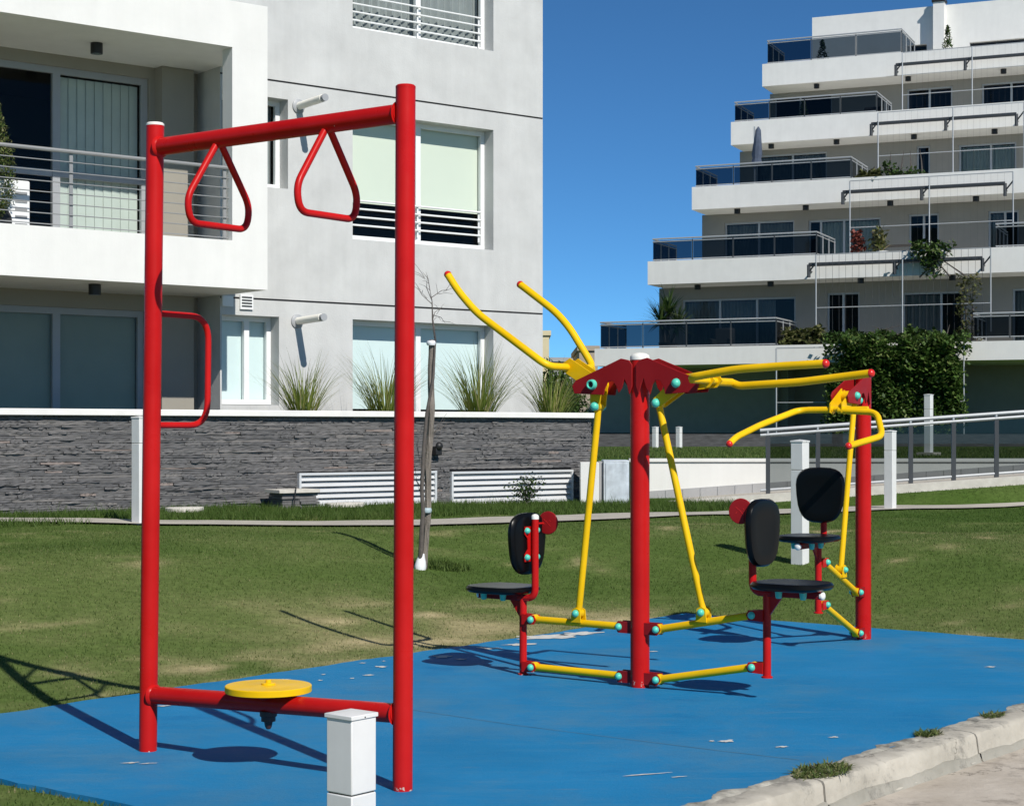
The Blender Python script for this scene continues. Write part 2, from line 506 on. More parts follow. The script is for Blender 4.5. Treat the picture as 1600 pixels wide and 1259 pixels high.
    def relief(self, us, zs, depth, hole_depth=0.2):
        """wall in the x/z plane; depth(u,z) gives y of a cell, None = opening with reveals of hole_depth"""
        us, zs = sorted(set(round(u, 4) for u in us)), sorted(set(round(z, 4) for z in zs))
        nu, nz = len(us) - 1, len(zs) - 1
        D = [[depth((us[i] + us[i + 1]) / 2, (zs[j] + zs[j + 1]) / 2) for j in range(nz)] for i in range(nu)]
        val = lambda d: hole_depth if d is None else d
        for i in range(nu):
            for j in range(nz):
                d = D[i][j]
                if d is not None:
                    self.quad((us[i], d, zs[j]), (us[i + 1], d, zs[j]), (us[i + 1], d, zs[j + 1]), (us[i], d, zs[j + 1]))
                if i + 1 < nu and val(D[i + 1][j]) != val(d):
                    a, c = val(d), val(D[i + 1][j])
                    u = us[i + 1]
                    self.quad((u, a, zs[j]), (u, c, zs[j]), (u, c, zs[j + 1]), (u, a, zs[j + 1]))
                if j + 1 < nz and val(D[i][j + 1]) != val(d):
                    a, c = val(d), val(D[i][j + 1])
                    z = zs[j + 1]
                    self.quad((us[i], a, z), (us[i], c, z), (us[i + 1], c, z), (us[i + 1], a, z))
        return self

ORG = {}

def link(o, parent=None, org=(0, 0, 0)):
    COL.objects.link(o)
    if parent is not None:
        o.parent = parent
        ORG[o.name] = ORG[parent.name]
    else:
        ORG[o.name] = Vector(org)
    return o

def build(mb, name, material, parent=None, loc=None, local=False, smooth=True, bevel=0.0, kind=None):
    me = bpy.data.meshes.new(name)
    vs = mb.v
    if not local:
        o0 = ORG[parent.name] if parent is not None else Vector(loc or (0, 0, 0))
        if o0.length:
            vs = [(p[0] - o0[0], p[1] - o0[1], p[2] - o0[2]) for p in vs]
    me.from_pydata(vs, [], mb.f)
    me.materials.append(M[material])
    if smooth:
        me.polygons.foreach_set('use_smooth', [True] * len(me.polygons))
        me.set_sharp_from_angle(angle=R(38))
    me.update()
    o = bpy.data.objects.new(name, me)
    if parent is None and loc is not None:
        o.location = loc
    link(o, parent, loc or (0, 0, 0))
    if bevel:
        bm = o.modifiers.new('bevel', 'BEVEL')
        bm.width = bevel
        bm.segments = 2
        bm.limit_method = 'ANGLE'
    if kind:
        o['kind'] = kind
    return o

def tag(o, label, cat=None, group=None, kind=None):
    o['label'] = label
    if cat:
        o['category'] = cat
    if group:
        o['group'] = group
    if kind:
        o['kind'] = kind
    return o

def empty(name, loc, rz=0.0):
    o = bpy.data.objects.new(name, None)
    o.empty_display_size = 0.2
    o.location = loc
    o.rotation_euler = (0, 0, rz)
    return link(o, None, loc)

def fillet(pts, rad, n=6):
    pts = [Vector(p) for p in pts]
    out = [pts[0]]
    for i in range(1, len(pts) - 1):
        p, a, c = pts[i], pts[i - 1], pts[i + 1]
        da, dc = (a - p), (c - p)
        d = min(rad, da.length * 0.48, dc.length * 0.48)
        s, e = p + da.normalized() * d, p + dc.normalized() * d
        for k in range(n + 1):
            t = k / n
            out.append(s * (1 - t) ** 2 + p * 2 * t * (1 - t) + e * t * t)
    out.append(pts[-1])
    return out

def fillet_closed(pts, rad, n=6):
    pts = [Vector(p) for p in pts]
    out = []
    for i in range(len(pts)):
        p, a, c = pts[i], pts[i - 1], pts[(i + 1) % len(pts)]
        da, dc = (a - p), (c - p)
        r = rad[i] if isinstance(rad, (list, tuple)) else rad
        d = min(r, da.length * 0.48, dc.length * 0.48)
        s, e = p + da.normalized() * d, p + dc.normalized() * d
        for k in range(n + 1):
            t = k / n
            out.append(s * (1 - t) ** 2 + p * 2 * t * (1 - t) + e * t * t)
    return out

# ------------------------------------------------------------------ photo pixel -> place
def ray(px, py):
    return Vector(((px - CX) / F, 1.0, -(py - HY) / F))

CAMV = Vector((0, 0, CAM_H))

def at(px, py, D):
    return CAMV + ray(px, py) * D

def hit_vplane(px, py, P, d):
    """vertical plane through P (xy) along direction d (xy)"""
    n = Vector((-d[1], d[0], 0))
    r = ray(px, py)
    s = n.dot(Vector((P[0], P[1], CAM_H)) - CAMV) / n.dot(r)
    return CAMV + r * s

class Frame:
    def __init__(self, x, y, ang):
        self.O = Vector((x, y, 0))
        self.ang = ang
        self.ex = Vector((math.cos(ang), math.sin(ang), 0))
        self.ey = Vector((-math.sin(ang), math.cos(ang), 0))

    def hit(self, px, py, yl):
        r = ray(px, py)
        s = (yl - (CAMV - self.O).dot(self.ey)) / r.dot(self.ey)
        P = CAMV + r * s
        return (P - self.O).dot(self.ex), P.z

    def u(self, px, yl):
        return self.hit(px, HY, yl)[0]

    def z(self, px, py, yl):
        return self.hit(px, py, yl)[1]

    def w(self, u, y, z):
        return self.O + self.ex * u + self.ey * y + Vector((0, 0, z))

# pad axes: PA along the kerb (away), PB towards the kerb; PC the far left corner of the pad
PA, PB, PC = Vector((0.631, 0.776)), Vector((0.776, -0.631)), Vector((1.33, 13.5))
PAD_W, PAD_L = 3.86, 7.1

def pad_xy(a, b_):
    return PC + PA * a + PB * b_

def smooth01(t):
    t = max(0.0, min(1.0, t))
    return t * t * (3 - 2 * t)

def ground(x, y):
    p = Vector((x, y)) - PC
    a, b_ = p.dot(PA), p.dot(PB)
    d = math.hypot(max(0.0, -b_), max(0.0, a))
    A = 0.47 + (0.35 - 0.47) * max(0.0, min(1.0, (x + 3) / 8))
    z = A * smooth01(d / 4.5) + (0.014 * mnoise.noise(Vector((x * 0.8, y * 0.8, 0))) + 0.045 * mnoise.noise(Vector((x * 0.33, y * 0.42, 5)))) * min(1, d * 0.6)
    if y > 24.0 and x > 2.2:
        z += smooth01((y - 24.3) / 0.8) * max(0.0, 0.365 + 0.0713 * (x - 2.39) - 0.07 - z)
    ins = min(b_, -a, a + PAD_L, PAD_W + 1 - b_)
    if ins > 0:
        z -= 0.04 * min(1.0, ins / 0.25)
    if b_ > PAD_W - 0.05:
        z = -0.22
    return z

def ground_hit(px, py):
    r = ray(px, py)
    s, prev = 4.0, 4.0
    while s < 80:
        P = CAMV + r * s
        if P.z <= ground(P.x, P.y):
            lo, hi = prev, s
            for _ in range(30):
                mid = (lo + hi) / 2
                P = CAMV + r * mid
                if P.z <= ground(P.x, P.y):
                    hi = mid
                else:
                    lo = mid
            return CAMV + r * hi
        prev = s
        s += 0.05
    return CAMV + r * 60

ANG1 = math.atan2(0.62, 0.785)
WALLF = Frame(-0.1382 * 21.5, 21.5, ANG1)             # stone clad planter wall
B1 = Frame(-0.1382 * 23.65, 23.65, ANG1)              # apartment block behind it
B2 = Frame((1230 - CX) / F * 58.0, 58.0, math.atan2(-0.4, 0.917))   # terraced block

# ------------------------------------------------------------------ value noise for colour fields (numpy)
def vnoise(x, y, seed=0):
    def h(i, j):
        n = np.sin(i * 127.1 + j * 311.7 + seed * 74.7) * 43758.5453
        return n - np.floor(n)
    i, j = np.floor(x), np.floor(y)
    fx, fy = x - i, y - j
    fx, fy = fx * fx * (3 - 2 * fx), fy * fy * (3 - 2 * fy)
    a, b_, c, d = h(i, j), h(i + 1, j), h(i, j + 1), h(i + 1, j + 1)
    return a * (1 - fx) * (1 - fy) + b_ * fx * (1 - fy) + c * (1 - fx) * fy + d * fx * fy

def fbm(x, y, seed=0, o=4):
    s, amp, tot = 0, 1, 0
    for k in range(o):
        s = s + amp * vnoise(x * 2 ** k, y * 2 ** k, seed + k)
        tot += amp
        amp *= 0.55
    return s / tot

def dryness(x, y):
    p0, p1 = x - PC.x, y - PC.y
    a = p0 * PA.x + p1 * PA.y
    b_ = p0 * PB.x + p1 * PB.y
    d = np.hypot(np.maximum(0, -b_), np.maximum(0, a))
    base = 0.06 + 0.66 * fbm(x * 0.55, y * 0.55, 3)
    fine = fbm(x * 3.2, y * 3.2, 9)
    edge = np.exp(-(d / 1.7) ** 2) * np.clip((0.6 - a) / 1.2, 0.12, 1) * np.clip((a + 7.0) / 2.5, 0.25, 1)
    dry = base + 0.80 * edge * np.clip(fbm(x * 1.3, y * 1.3, 41) * 1.7 - 0.35, 0, 1) * (0.4 + 0.9 * fine) + 1.6 * np.clip(fine - 0.50, 0, 1) * np.clip(fbm(x * 0.9, y * 0.9, 21) * 4 - 1.6, 0, 1)
    dry = dry - 0.22 * np.clip((d - 5.5) / 2, 0, 1) - 0.10
    return np.clip(dry, 0, 1)

def fattr(me, name, vals):
    a = me.attributes.new(name, 'FLOAT', 'POINT')
    a.data.foreach_set('value', np.asarray(vals, dtype=np.float32))

# ------------------------------------------------------------------ ground, lawn, pad, road, kerb
far = build(MB().quad((-900, -200, -0.5), (900, -200, -0.5), (900, 1500, -0.5), (-900, 1500, -0.5)), 'ground', 'lawn')
tag(far, 'flat far ground beyond the lawn and buildings', kind='structure')

xs = np.linspace(-16, 15, 156)
ys = np.linspace(-3, 33, 181)
mb = MB()
for y in ys:
    for x in xs:
        mb.v.append((x, y, ground(x, y)))
nx = len(xs)
for j in range(len(ys) - 1):
    for i in range(nx - 1):
        k = j * nx + i
        mb.f.append((k, k + 1, k + nx + 1, k + nx))
lawn = build(mb, 'lawn', 'lawn')
gx, gy = np.meshgrid(xs, ys)
fattr(lawn.data, 'dry', dryness(gx.ravel(), gy.ravel()))
tag(lawn, 'mown green lawn rising gently from the blue pad to the wall', kind='structure')

# grass blades (uncountable)
def blades(n, region, hmin, hmax, wid):
    x = RNG.uniform(region[0], region[1], n)
    y = RNG.uniform(region[2], region[3], n)
    p0, p1 = x - PC.x, y - PC.y
    a = p0 * PA.x + p1 * PA.y
    b_ = p0 * PB.x + p1 * PB.y
    jit = 0.05 * fbm(x * 5, y * 5, 2) - 0.02
    inside = (b_ > 1.4 * jit) & (a < -1.4 * jit) & (a > -PAD_L + 1.2 * jit)
    ok = ~inside & (b_ < PAD_W - 0.03)
    wl = (x - WALLF.O.x) * WALLF.ey.x + (y - WALLF.O.y) * WALLF.ey.y
    ok &= ~((wl > -0.03) & (x < 2.3))
    ok &= np.abs(x) < 0.315 * y + 0.4
    return x[ok], y[ok]

def ground_np(x, y):
    return np.array([ground(float(p), float(q)) for p, q in zip(x, y)])

# footpath: front and back edge read off the photo and dropped on the terrain
path_px = [(-160, 815, 808.5), (0, 818, 811.5), (213, 821, 815), (360, 822.5, 816), (500, 823.5, 817), (650, 823.5, 814.5), (890, 816, 807), (982, 812, 803.5),
           (1234, 804, 797), (1400, 797.5, 791), (1600, 792, 786.5), (1760, 789, 784)]
pf = [ground_hit(x, a) for x, a, c in path_px]
pb_ = [ground_hit(x, c) for x, a, c in path_px]
def resample(ps, n):
    out = []
    for i in range(len(ps) - 1):
        for k in range(n):
            out.append(ps[i].lerp(ps[i + 1], k / n))
    out.append(ps[-1])
    return out
pf, pb_ = resample(pf, 6), resample(pb_, 6)
mb = MB()
for i in range(len(pf)):
    for k in range(4):
        q = pf[i].lerp(pb_[i], k / 3)
        mb.v.append((q.x, q.y, ground(q.x, q.y) + 0.022))
for i in range(len(pf) - 1):
    for k in range(3):
        a = i * 4 + k
        mb.f.append((a, a + 4, a + 5, a + 1))
fpath = build(mb, 'footpath', 'path')
tag(fpath, 'narrow pale concrete footpath crossing the lawn before the stone wall', kind='structure')

# pad
mb = MB()
c = [pad_xy(-PAD_L, 0), pad_xy(0, 0), pad_xy(0, PAD_W), pad_xy(-PAD_L, PAD_W)]
outline = []
for i in range(4):
    p, q = c[i], c[(i + 1) % 4]
    n = 90 if i in (0, 2) else 50
    nrm = Vector((-(q - p).y, (q - p).x)).normalized()
    for k in range(n):
        w_ = p.lerp(q, k / n)
        j = 0.03 * (mnoise.noise(Vector((w_.x * 2.2, w_.y * 2.2, 3))) + 0.5 * mnoise.noise(Vector((w_.x * 9, w_.y * 9, 5))))
        outline.append(w_ + nrm * j)
n = len(outline)
mb.v = [(p.x, p.y, 0.016) for p in outline] + [(p.x, p.y, -0.06) for p in outline]
mb.f = [tuple(range(n))[::-1]] + [(i, (i + 1) % n, n + (i + 1) % n, n + i) for i in range(n)]
pad = build(mb, 'exercise_pad', 'pad', smooth=False)
tag(pad, 'blue painted concrete pad under the exercise machines', kind='structure')

# chips of bare concrete worn through the blue paint: (px, py, half length m, half depth m)
chips = [(862, 995, .30, .10), (905, 990, .20, .07), (815, 1007, .16, .04), (770, 1013, .09, .03), (690, 1026, .11, .045), (720, 1030, .05, .02), (752, 1012, .05, .02),
         (595, 1042, .055, .028), (575, 1055, .045, .022), (566, 1036, .03, .012), (505, 1054, .02, .014), (500, 1063, .02, .012), (442, 1062, .05, .02), (550, 1060, .02, .012), (600, 1033, .02, .01),
         (1137, 1158, .055, .02), (1222, 1167, .045, .012), (1303, 1152, .03, .012), (1546, 1042, .05, .018), (1112, 1158, .02, .01),
         (205, 1192, .05, .01), (232, 1193, .05, .008), (1020, 1018, .05, .012), (258, 1103, .06, .012), (1010, 1210, .16, .006), (1060, 1214, .05, .006)]
jp = [(a, b_) for a, b_ in ((640, 1108), (800, 1132), (960, 1152), (1120, 1172), (1250, 1187))]
mb = MB()
for (px, py) in jp:
    P = CAMV + ray(px, py) * ((CAM_H - 0.016) * F / (py - HY))
    mb.v += [(P.x, P.y - 0.004, 0.0172), (P.x, P.y + 0.004, 0.0172)]
mb.f = [(2 * i, 2 * i + 2, 2 * i + 3, 2 * i + 1) for i in range(len(jp) - 1)]
build(mb, 'pad_joint', 'pad_joint', pad, smooth=False)
def splat(cx, cy, L_, W_, seed, z):
    rr = random.Random(seed)
    pts = []
    nn = 26
    for k in range(nn):
        a = 2 * math.pi * k / nn
        r_ = 0.62 + 0.55 * mnoise.noise(Vector((math.cos(a) * 2.1 + seed, math.sin(a) * 2.1, seed * 0.7))) + rr.uniform(-0.16, 0.16)
        u = math.cos(a) * L_ * r_
        v = math.sin(a) * W_ * r_
        t = 0.35
        pts.append((cx + u * math.cos(t) - v * math.sin(t), cy + u * math.sin(t) + v * math.cos(t), z))
    return pts
for i, (px, py, L_, W_) in enumerate(chips):
    P = CAMV + ray(px, py) * ((CAM_H - 0.016) * F / (py - HY))
    pts = splat(P.x, P.y, L_, W_ * 1.9, i + 1, 0.0195)
    mb = MB()
    mb.v = pts
    mb.f = [tuple(range(len(pts)))]
    build(mb, 'bare_patch', 'chip', pad, smooth=False)

# road sheet and kerb
mb = MB()
q = [pad_xy(-30, PAD_W + 0.1), pad_xy(30, PAD_W + 0.1), pad_xy(30, PAD_W + 24), pad_xy(-30, PAD_W + 24)]
mb.quad(*[(p.x, p.y, -0.115) for p in q])
road = build(mb, 'road', 'road', smooth=False)
tag(road, 'pale worn concrete roadway beside the kerb', kind='structure')

kerb = empty('kerb', (*pad_xy(-3.0, PAD_W + 0.1), -0.115))
tag(kerb, 'weathered cast concrete kerb between the blue pad and the road', kind='structure')
joint = [-9.6, -8.1, -6.45, -5.05, -3.62, -2.15, -0.7, 0.8, 2.3, 3.8]
for s in range(len(joint) - 1):
    a0, a1 = joint[s] + 0.008, joint[s + 1] - 0.008
    mb = MB()
    prof = [(-0.012, -0.16), (-0.010, 0.0), (0.002, 0.012), (0.03, 0.017), (0.075, 0.018), (0.118, 0.016), (0.136, 0.009), (0.144, -0.006), (0.148, -0.035), (0.153, -0.065), (0.160, -0.095), (0.172, -0.113), (0.20, -0.16)]
    na = 110
    for i in range(na + 1):
        a = a0 + (a1 - a0) * i / na
        for (b_, z) in prof:
            p = pad_xy(a, PAD_W + b_)
            nn = mnoise.fractal(Vector((p.x * 3.0, p.y * 3.0, z * 9)), 1.0, 2.0, 4)
            n2 = mnoise.noise(Vector((p.x * 1.1, p.y * 1.1, 7)))
            zz = z + (0.004 * nn + 0.002 * n2 + 0.003 * mnoise.noise(Vector((p.x * 17, p.y * 17, z * 30))) if z > -0.1 else 0)
            bb = b_ + 0.006 * nn + 0.004 * n2
            if b_ < 0.02 and mnoise.noise(Vector((p.x * 4, p.y * 4, 11))) > 0.25:
                zz -= 0.012
                bb += 0.012
            p = pad_xy(a, PAD_W + bb)
            mb.v.append((p.x, p.y, zz))
    m_ = len(prof)
    for i in range(na):
        for k in range(m_ - 1):
            a = i * m_ + k
            mb.f.append((a, a + 1, a + m_ + 1, a + m_))
    mb.f.append(tuple(range(m_)))
    mb.f.append(tuple(na * m_ + k for k in range(m_))[::-1])
    build(mb, 'kerb_stone', 'kerb', kerb)
    mb = MB()
    for i in range(61):
        a = a0 + (a1 - a0) * i / 60
        t_ = -0.072 + 0.014 * mnoise.fractal(Vector((a * 3.1, 0.7, s)), 1.0, 2.0, 4)
        for (b_, z) in ((0.150, t_), (0.164, t_ - 0.004), (0.172, -0.108), (0.195, -0.13)):
            p = pad_xy(a, PAD_W + b_ + 0.006 * mnoise.noise(Vector((a * 9, z * 20, 2))))
            mb.v.append((p.x, p.y, z))
    for i in range(60):
        for k in range(3):
            q_ = i * 4 + k
            mb.f.append((q_, q_ + 1, q_ + 5, q_ + 4))
    build(mb, 'mortar_band', 'mortar', kerb)
# crumbled joint between kerb and pad
mb = MB()
nj = 700
for i in range(nj):
    a = -9 + 12.0 * i / (nj - 1)
    wob = mnoise.fractal(Vector((a * 5.0, 0.3, 1)), 0.9, 2.1, 5)
    p = pad_xy(a, PAD_W - 0.012 - max(0.0, 0.022 + 0.045 * wob))
    p2 = pad_xy(a, PAD_W + 0.03)
    mb.v += [(p.x, p.y, 0.0172), (p.x * .6 + p2.x * .4, p.y * .6 + p2.y * .4, 0.020 + 0.008 * abs(mnoise.noise(Vector((a * 14, 2, 1))))), (p2.x, p2.y, 0.012)]
for i in range(nj - 1):
    mb.f += [(3 * i, 3 * i + 1, 3 * i + 4, 3 * i + 3), (3 * i + 1, 3 * i + 2, 3 * i + 5, 3 * i + 4)]
build(mb, 'crumbled_joint', 'joint', kerb)

# ------------------------------------------------------------------ blades of grass
pathc = np.array([[(a.x + b_.x) / 2, (a.y + b_.y) / 2, (a - b_).length / 2] for a, b_ in zip(pf, pb_)])
def off_path(x, y):
    ok = np.ones(len(x), bool)
    for cx, cy, hw in pathc:
        pass
    P = np.stack([x, y], 1)
    for i in range(len(pathc) - 1):
        A, B = pathc[i, :2], pathc[i + 1, :2]
        d = B - A
        t = np.clip(((P - A) @ d) / (d @ d), 0, 1)
        dist = np.linalg.norm(P - (A + t[:, None] * d), axis=1)
        n_ = np.array([-d[1], d[0]]) / np.linalg.norm(d)
        e0 = abs((np.array([pf[i].x, pf[i].y]) - A) @ n_)
        ok &= dist > e0 - 0.03
    return ok

def blade_mesh(name, x, y, hmin, hmax, wid, lush):
    n = len(x)
    z = ground_np(x, y)
    d = dryness(x, y)
    if lush:
        d = d * 0.5
    d = np.clip(d + RNG.normal(0, 0.13, n), 0, 1)
    h = RNG.uniform(hmin, hmax, n) * (1.15 - 0.6 * d) * (0.75 + 0.5 * fbm(x * 2.5, y * 2.5, 31))
    h = h * np.where((RNG.uniform(0, 1, n) < 0.04) & (fbm(x * 1.7, y * 1.7, 55) > 0.5), 2.0, 1.0)
    ang = RNG.uniform(0, 2 * np.pi, n)
    lean = RNG.uniform(0.1, 0.9, n) * h
    la = RNG.uniform(0, 2 * np.pi, n)
    w = wid * RNG.uniform(0.7, 1.3, n)
    V = np.zeros((n, 3, 3), np.float32)
    V[:, 0, 0], V[:, 0, 1], V[:, 0, 2] = x - np.cos(ang) * w, y - np.sin(ang) * w, z - 0.004
    V[:, 1, 0], V[:, 1, 1], V[:, 1, 2] = x + np.cos(ang) * w, y + np.sin(ang) * w, z - 0.004
    V[:, 2, 0], V[:, 2, 1], V[:, 2, 2] = x + np.cos(la) * lean, y + np.sin(la) * lean, z + h
    me = bpy.data.meshes.new(name)
    me.vertices.add(3 * n)
    me.vertices.foreach_set('co', V.ravel())
    me.loops.add(3 * n)
    me.loops.foreach_set('vertex_index', np.arange(3 * n, dtype=np.int32))
    me.polygons.add(n)
    me.polygons.foreach_set('loop_start', np.arange(0, 3 * n, 3, dtype=np.int32))
    me.polygons.foreach_set('loop_total', np.full(n, 3, np.int32))
    me.update()
    me.validate()
    fattr(me, 'dry', np.repeat(d, 3))
    me.materials.append(M['blade'])
    o = bpy.data.objects.new(name, me)
    link(o)
    return o

x1, y1 = blades(620000, (-8, 8, 5.5, 25.5), 0, 0, 0)
near = RNG.uniform(0, 1, len(x1)) < np.clip(1.4 - y1 / 26, 0.45, 1)
x1, y1 = x1[near], y1[near]
ok = off_path(x1, y1)
x1, y1 = x1[ok], y1[ok]
wl = (x1 - WALLF.O.x) * WALLF.ey.x + (y1 - WALLF.O.y) * WALLF.ey.y
strip = (wl > -2.55) & (x1 < 3.2)
g = blade_mesh('grass', x1[~strip], y1[~strip], 0.008, 0.021, 0.0042, False)
tag(g, 'short mown grass covering the lawn around the blue pad', 'grass', kind='stuff')
g = blade_mesh('grass', x1[strip], y1[strip], 0.04, 0.085, 0.0055, True)
tag(g, 'longer bright green grass strip along the foot of the stone wall', 'grass', kind='stuff')

# ------------------------------------------------------------------ foliage helpers
def leaf_mesh(mb, vals, P, s, tilt=1.0, asp=0.55):
    """one folded leaf (two triangles) at P"""
    a = random.uniform(0, 2 * math.pi)
    e = random.uniform(-0.9, 0.9) * tilt
    d = Vector((math.cos(a) * math.cos(e), math.sin(a) * math.cos(e), math.sin(e)))
    sd = Vector((-math.sin(a), math.cos(a), random.uniform(-0.7, 0.7))).normalized()
    k = len(mb.v)
    P = Vector(P)
    mb.v += [tuple(P), tuple(P + d * s * 0.5 + sd * s * asp * 0.5), tuple(P + d * s), tuple(P + d * s * 0.5 - sd * s * asp * 0.5)]
    mb.f += [(k, k + 1, k + 2, k + 3)]
    vals += [random.random()] * 4

def leaves_obj(name, material, parent, gen, local=False, loc=None):
    mb, vals = MB(), []
    gen(mb, vals)
    o = build(mb, name, material, parent, local=local, smooth=False, loc=loc)
    fattr(o.data, 'rnd', vals)
    return o

def strip_blade(mb, vals, base, azim, length, width, up, droop, n=6):
    """long arching leaf"""
    d = Vector((math.cos(azim), math.sin(azim), 0))
    side = Vector((-d.y, d.x, 0))
    p = Vector(base)
    ang = up
    k = len(mb.v)
    for i in range(n + 1):
        t = i / n
        w = width * (1 - t ** 1.6) * (0.55 + 0.45 * min(1, t * 4))
        mb.v += [tuple(p - side * w), tuple(p + side * w)]
        st = length / n
        p = p + d * math.cos(ang) * st + Vector((0, 0, math.sin(ang) * st))
        ang -= droop / n * (0.4 + 1.2 * t)
    for i in range(n):
        mb.f.append((k + 2 * i, k + 2 * i + 1, k + 2 * i + 3, k + 2 * i + 2))
    r = random.random()
    vals += [r] * (2 * (n + 1))

# ------------------------------------------------------------------ stone clad wall
wr = empty('stone_wall', (WALLF.O.x, WALLF.O.y, 0.2), ANG1)
tag(wr, 'low planter wall clad in dark slate strips with pale coping and two vents', 'wall')
WZ = 0.2                                            # root height: local z = world z - WZ
CAPZ = 1.66
wu0, wu1 = WALLF.u(-170, 0), WALLF.u(925, 0)
build(MB().box(wu0, wu1, 0.06, 0.30, -0.2, CAPZ - 0.075 - WZ), 'core', 'groove', wr, local=True)
o = build(MB().box(wu0 - 0.05, wu1 + 0.05, -0.06, 0.36, CAPZ - 0.075 - WZ, CAPZ - WZ), 'coping', 'coping', wr, local=True, bevel=0.008)
vents = []
for (xa, ya, xb, yb) in ((466, 737.5, 681, 785), (704, 734.5, 894, 782.5)):
    ua, za = WALLF.hit(xa, ya, 0)
    ub, zb = WALLF.hit(xb, yb, 0)
    _, za2 = WALLF.hit(xb, ya + (-1 if xa < 600 else 1), 0)
    vents.append((ua, ub, zb - WZ, (za + za2) / 2 - WZ))
stones = []
z = -0.05
row = 0
while z < CAPZ - 0.075 - WZ - 0.008:
    h = random.uniform(0.016, 0.036)
    if z + h > CAPZ - 0.08 - WZ:
        h = CAPZ - 0.08 - WZ - z
    u = wu0 + random.uniform(0, 0.3)
    while u < wu1:
        L_ = random.choice((0.2, 0.3, 0.42, 0.55, 0.7)) * random.uniform(0.8, 1.2)
        e = min(u + L_, wu1)
        segs = [(u, e)]
        for (va, vb, vz0, vz1) in vents:
            if z + h > vz0 - 0.005 and z < vz1 + 0.005:
                new = []
                for (p, q) in segs:
                    if q <= va or p >= vb:
                        new.append((p, q))
                    else:
                        if p < va - 0.03:
                            new.append((p, va))
                        if q > vb + 0.03:
                            new.append((vb, q))
                segs = new
        for (p, q) in segs:
            if q - p > 0.03:
                stones.append((p, q, z, h))
        u = e
    z += h
    row += 1
# a dozen stone shapes, uneven along their length
STONE = []
for k in range(12):
    mb = MB()
    n = 8
    for i in range(n + 1):
        x = i / n
        t1 = 0.5 + random.uniform(-0.20, 0.14) if 0 < i < n else 0.36
        t0 = -0.5 + random.uniform(-0.10, 0.16) if 0 < i < n else -0.36
        pr = random.uniform(-0.35, 0.35)
        mb.v += [(x, 1.0, t0), (x, pr * 0.5 - 0.5 + random.uniform(-.2, .2), t0), (x, pr - 0.5, t1), (x, 1.0, t1)]
    for i in range(n):
        a = i * 4
        mb.f += [(a, a + 4, a + 5, a + 1), (a + 1, a + 5, a + 6, a + 2), (a + 2, a + 6, a + 7, a + 3)]
    mb.f += [(0, 1, 2, 3), (n * 4 + 3, n * 4 + 2, n * 4 + 1, n * 4)]
    me = bpy.data.meshes.new('stone')
    me.from_pydata(mb.v, [], mb.f)
    me.materials.append(M['stone'])
    fattr(me, 'rnd', [min(1, max(0, (k + 0.5) / 12 + 0.0))] * len(mb.v))
    STONE.append((me, mb))
def visible_size(s):
    c = WALLF.w((s[0] + s[1]) / 2, 0, s[2] + WZ)
    px = CX + F * c.x / c.y
    if px < 15 or px > 915 or 618 < px < 650 or 228 < px < 258 or s[2] + WZ < ground(c.x, c.y) + 0.03:
        return 0
    return (s[1] - s[0]) * s[3] / c.y ** 2
order = sorted(range(len(stones)), key=lambda i: -visible_size(stones[i]))
top = set(order[:300])
rest, restv = MB(), []
for i, (p, q, z0, h) in enumerate(stones):
    k = min(11, int(random.triangular(0, 12, 4.5))) if (random.random() > 0.03 or q - p > 0.25) else 11
    proud = random.choice((0.014, 0.020, 0.027, 0.034, 0.045))
    me, smb = STONE[k]
    if i in top:
        o = bpy.data.objects.new('stone', me)
        o.location = (p + 0.002, 0.03, z0 + h / 2)
        o.scale = (q - p - 0.004, proud, h * 0.97)
        link(o, wr)
    else:
        b0 = len(rest.v)
        rest.v += [(p + 0.002 + v[0] * (q - p - 0.004), 0.03 + v[1] * proud, z0 + h / 2 + v[2] * h * 0.97) for v in smb.v]
        rest.f += [tuple(t + b0 for t in f) for f in smb.f]
        restv += [(k + 0.5) / 12] * len(smb.v)
o = build(rest, 'small_stones', 'stone', wr, local=True, smooth=False, kind='stuff')
fattr(o.data, 'rnd', restv)
for vi, (ua, ub, z0, z1) in enumerate(vents):
    mb = MB()
    f = 0.03
    mb.box(ua, ub, -0.03, 0.05, z1 - f, z1).box(ua, ub, -0.03, 0.05, z0, z0 + f).box(ua, ua + f, -0.028, 0.05, z0 + f, z1 - f).box(ub - f, ub, -0.028, 0.05, z0 + f, z1 - f)
    v = build(mb, 'vent_grille', 'louvre', wr, local=True)
    build(MB().quad((ua, 0.055, z0), (ub, 0.055, z0), (ub, 0.055, z1), (ua, 0.055, z1)), 'vent_back', 'black', v, local=True)
    ns = 5
    pitch = (z1 - z0 - 2 * f) / ns
    for k in range(ns):
        zz = z0 + f + k * pitch
        s = MB().add([(ua + f, -0.022, zz + 0.002), (ub - f, -0.022, zz + 0.002), (ub - f, 0.03, zz + pitch * 0.86), (ua + f, 0.03, zz + pitch * 0.86),
                      (ua + f, -0.016, zz), (ub - f, -0.016, zz), (ub - f, 0.036, zz + pitch * 0.85), (ua + f, 0.036, zz + pitch * 0.85)],
                     [(0, 1, 2, 3), (4, 7, 6, 5), (0, 4, 5, 1), (3, 2, 6, 7)])
        build(s, 'slat', 'louvre', v, local=True)

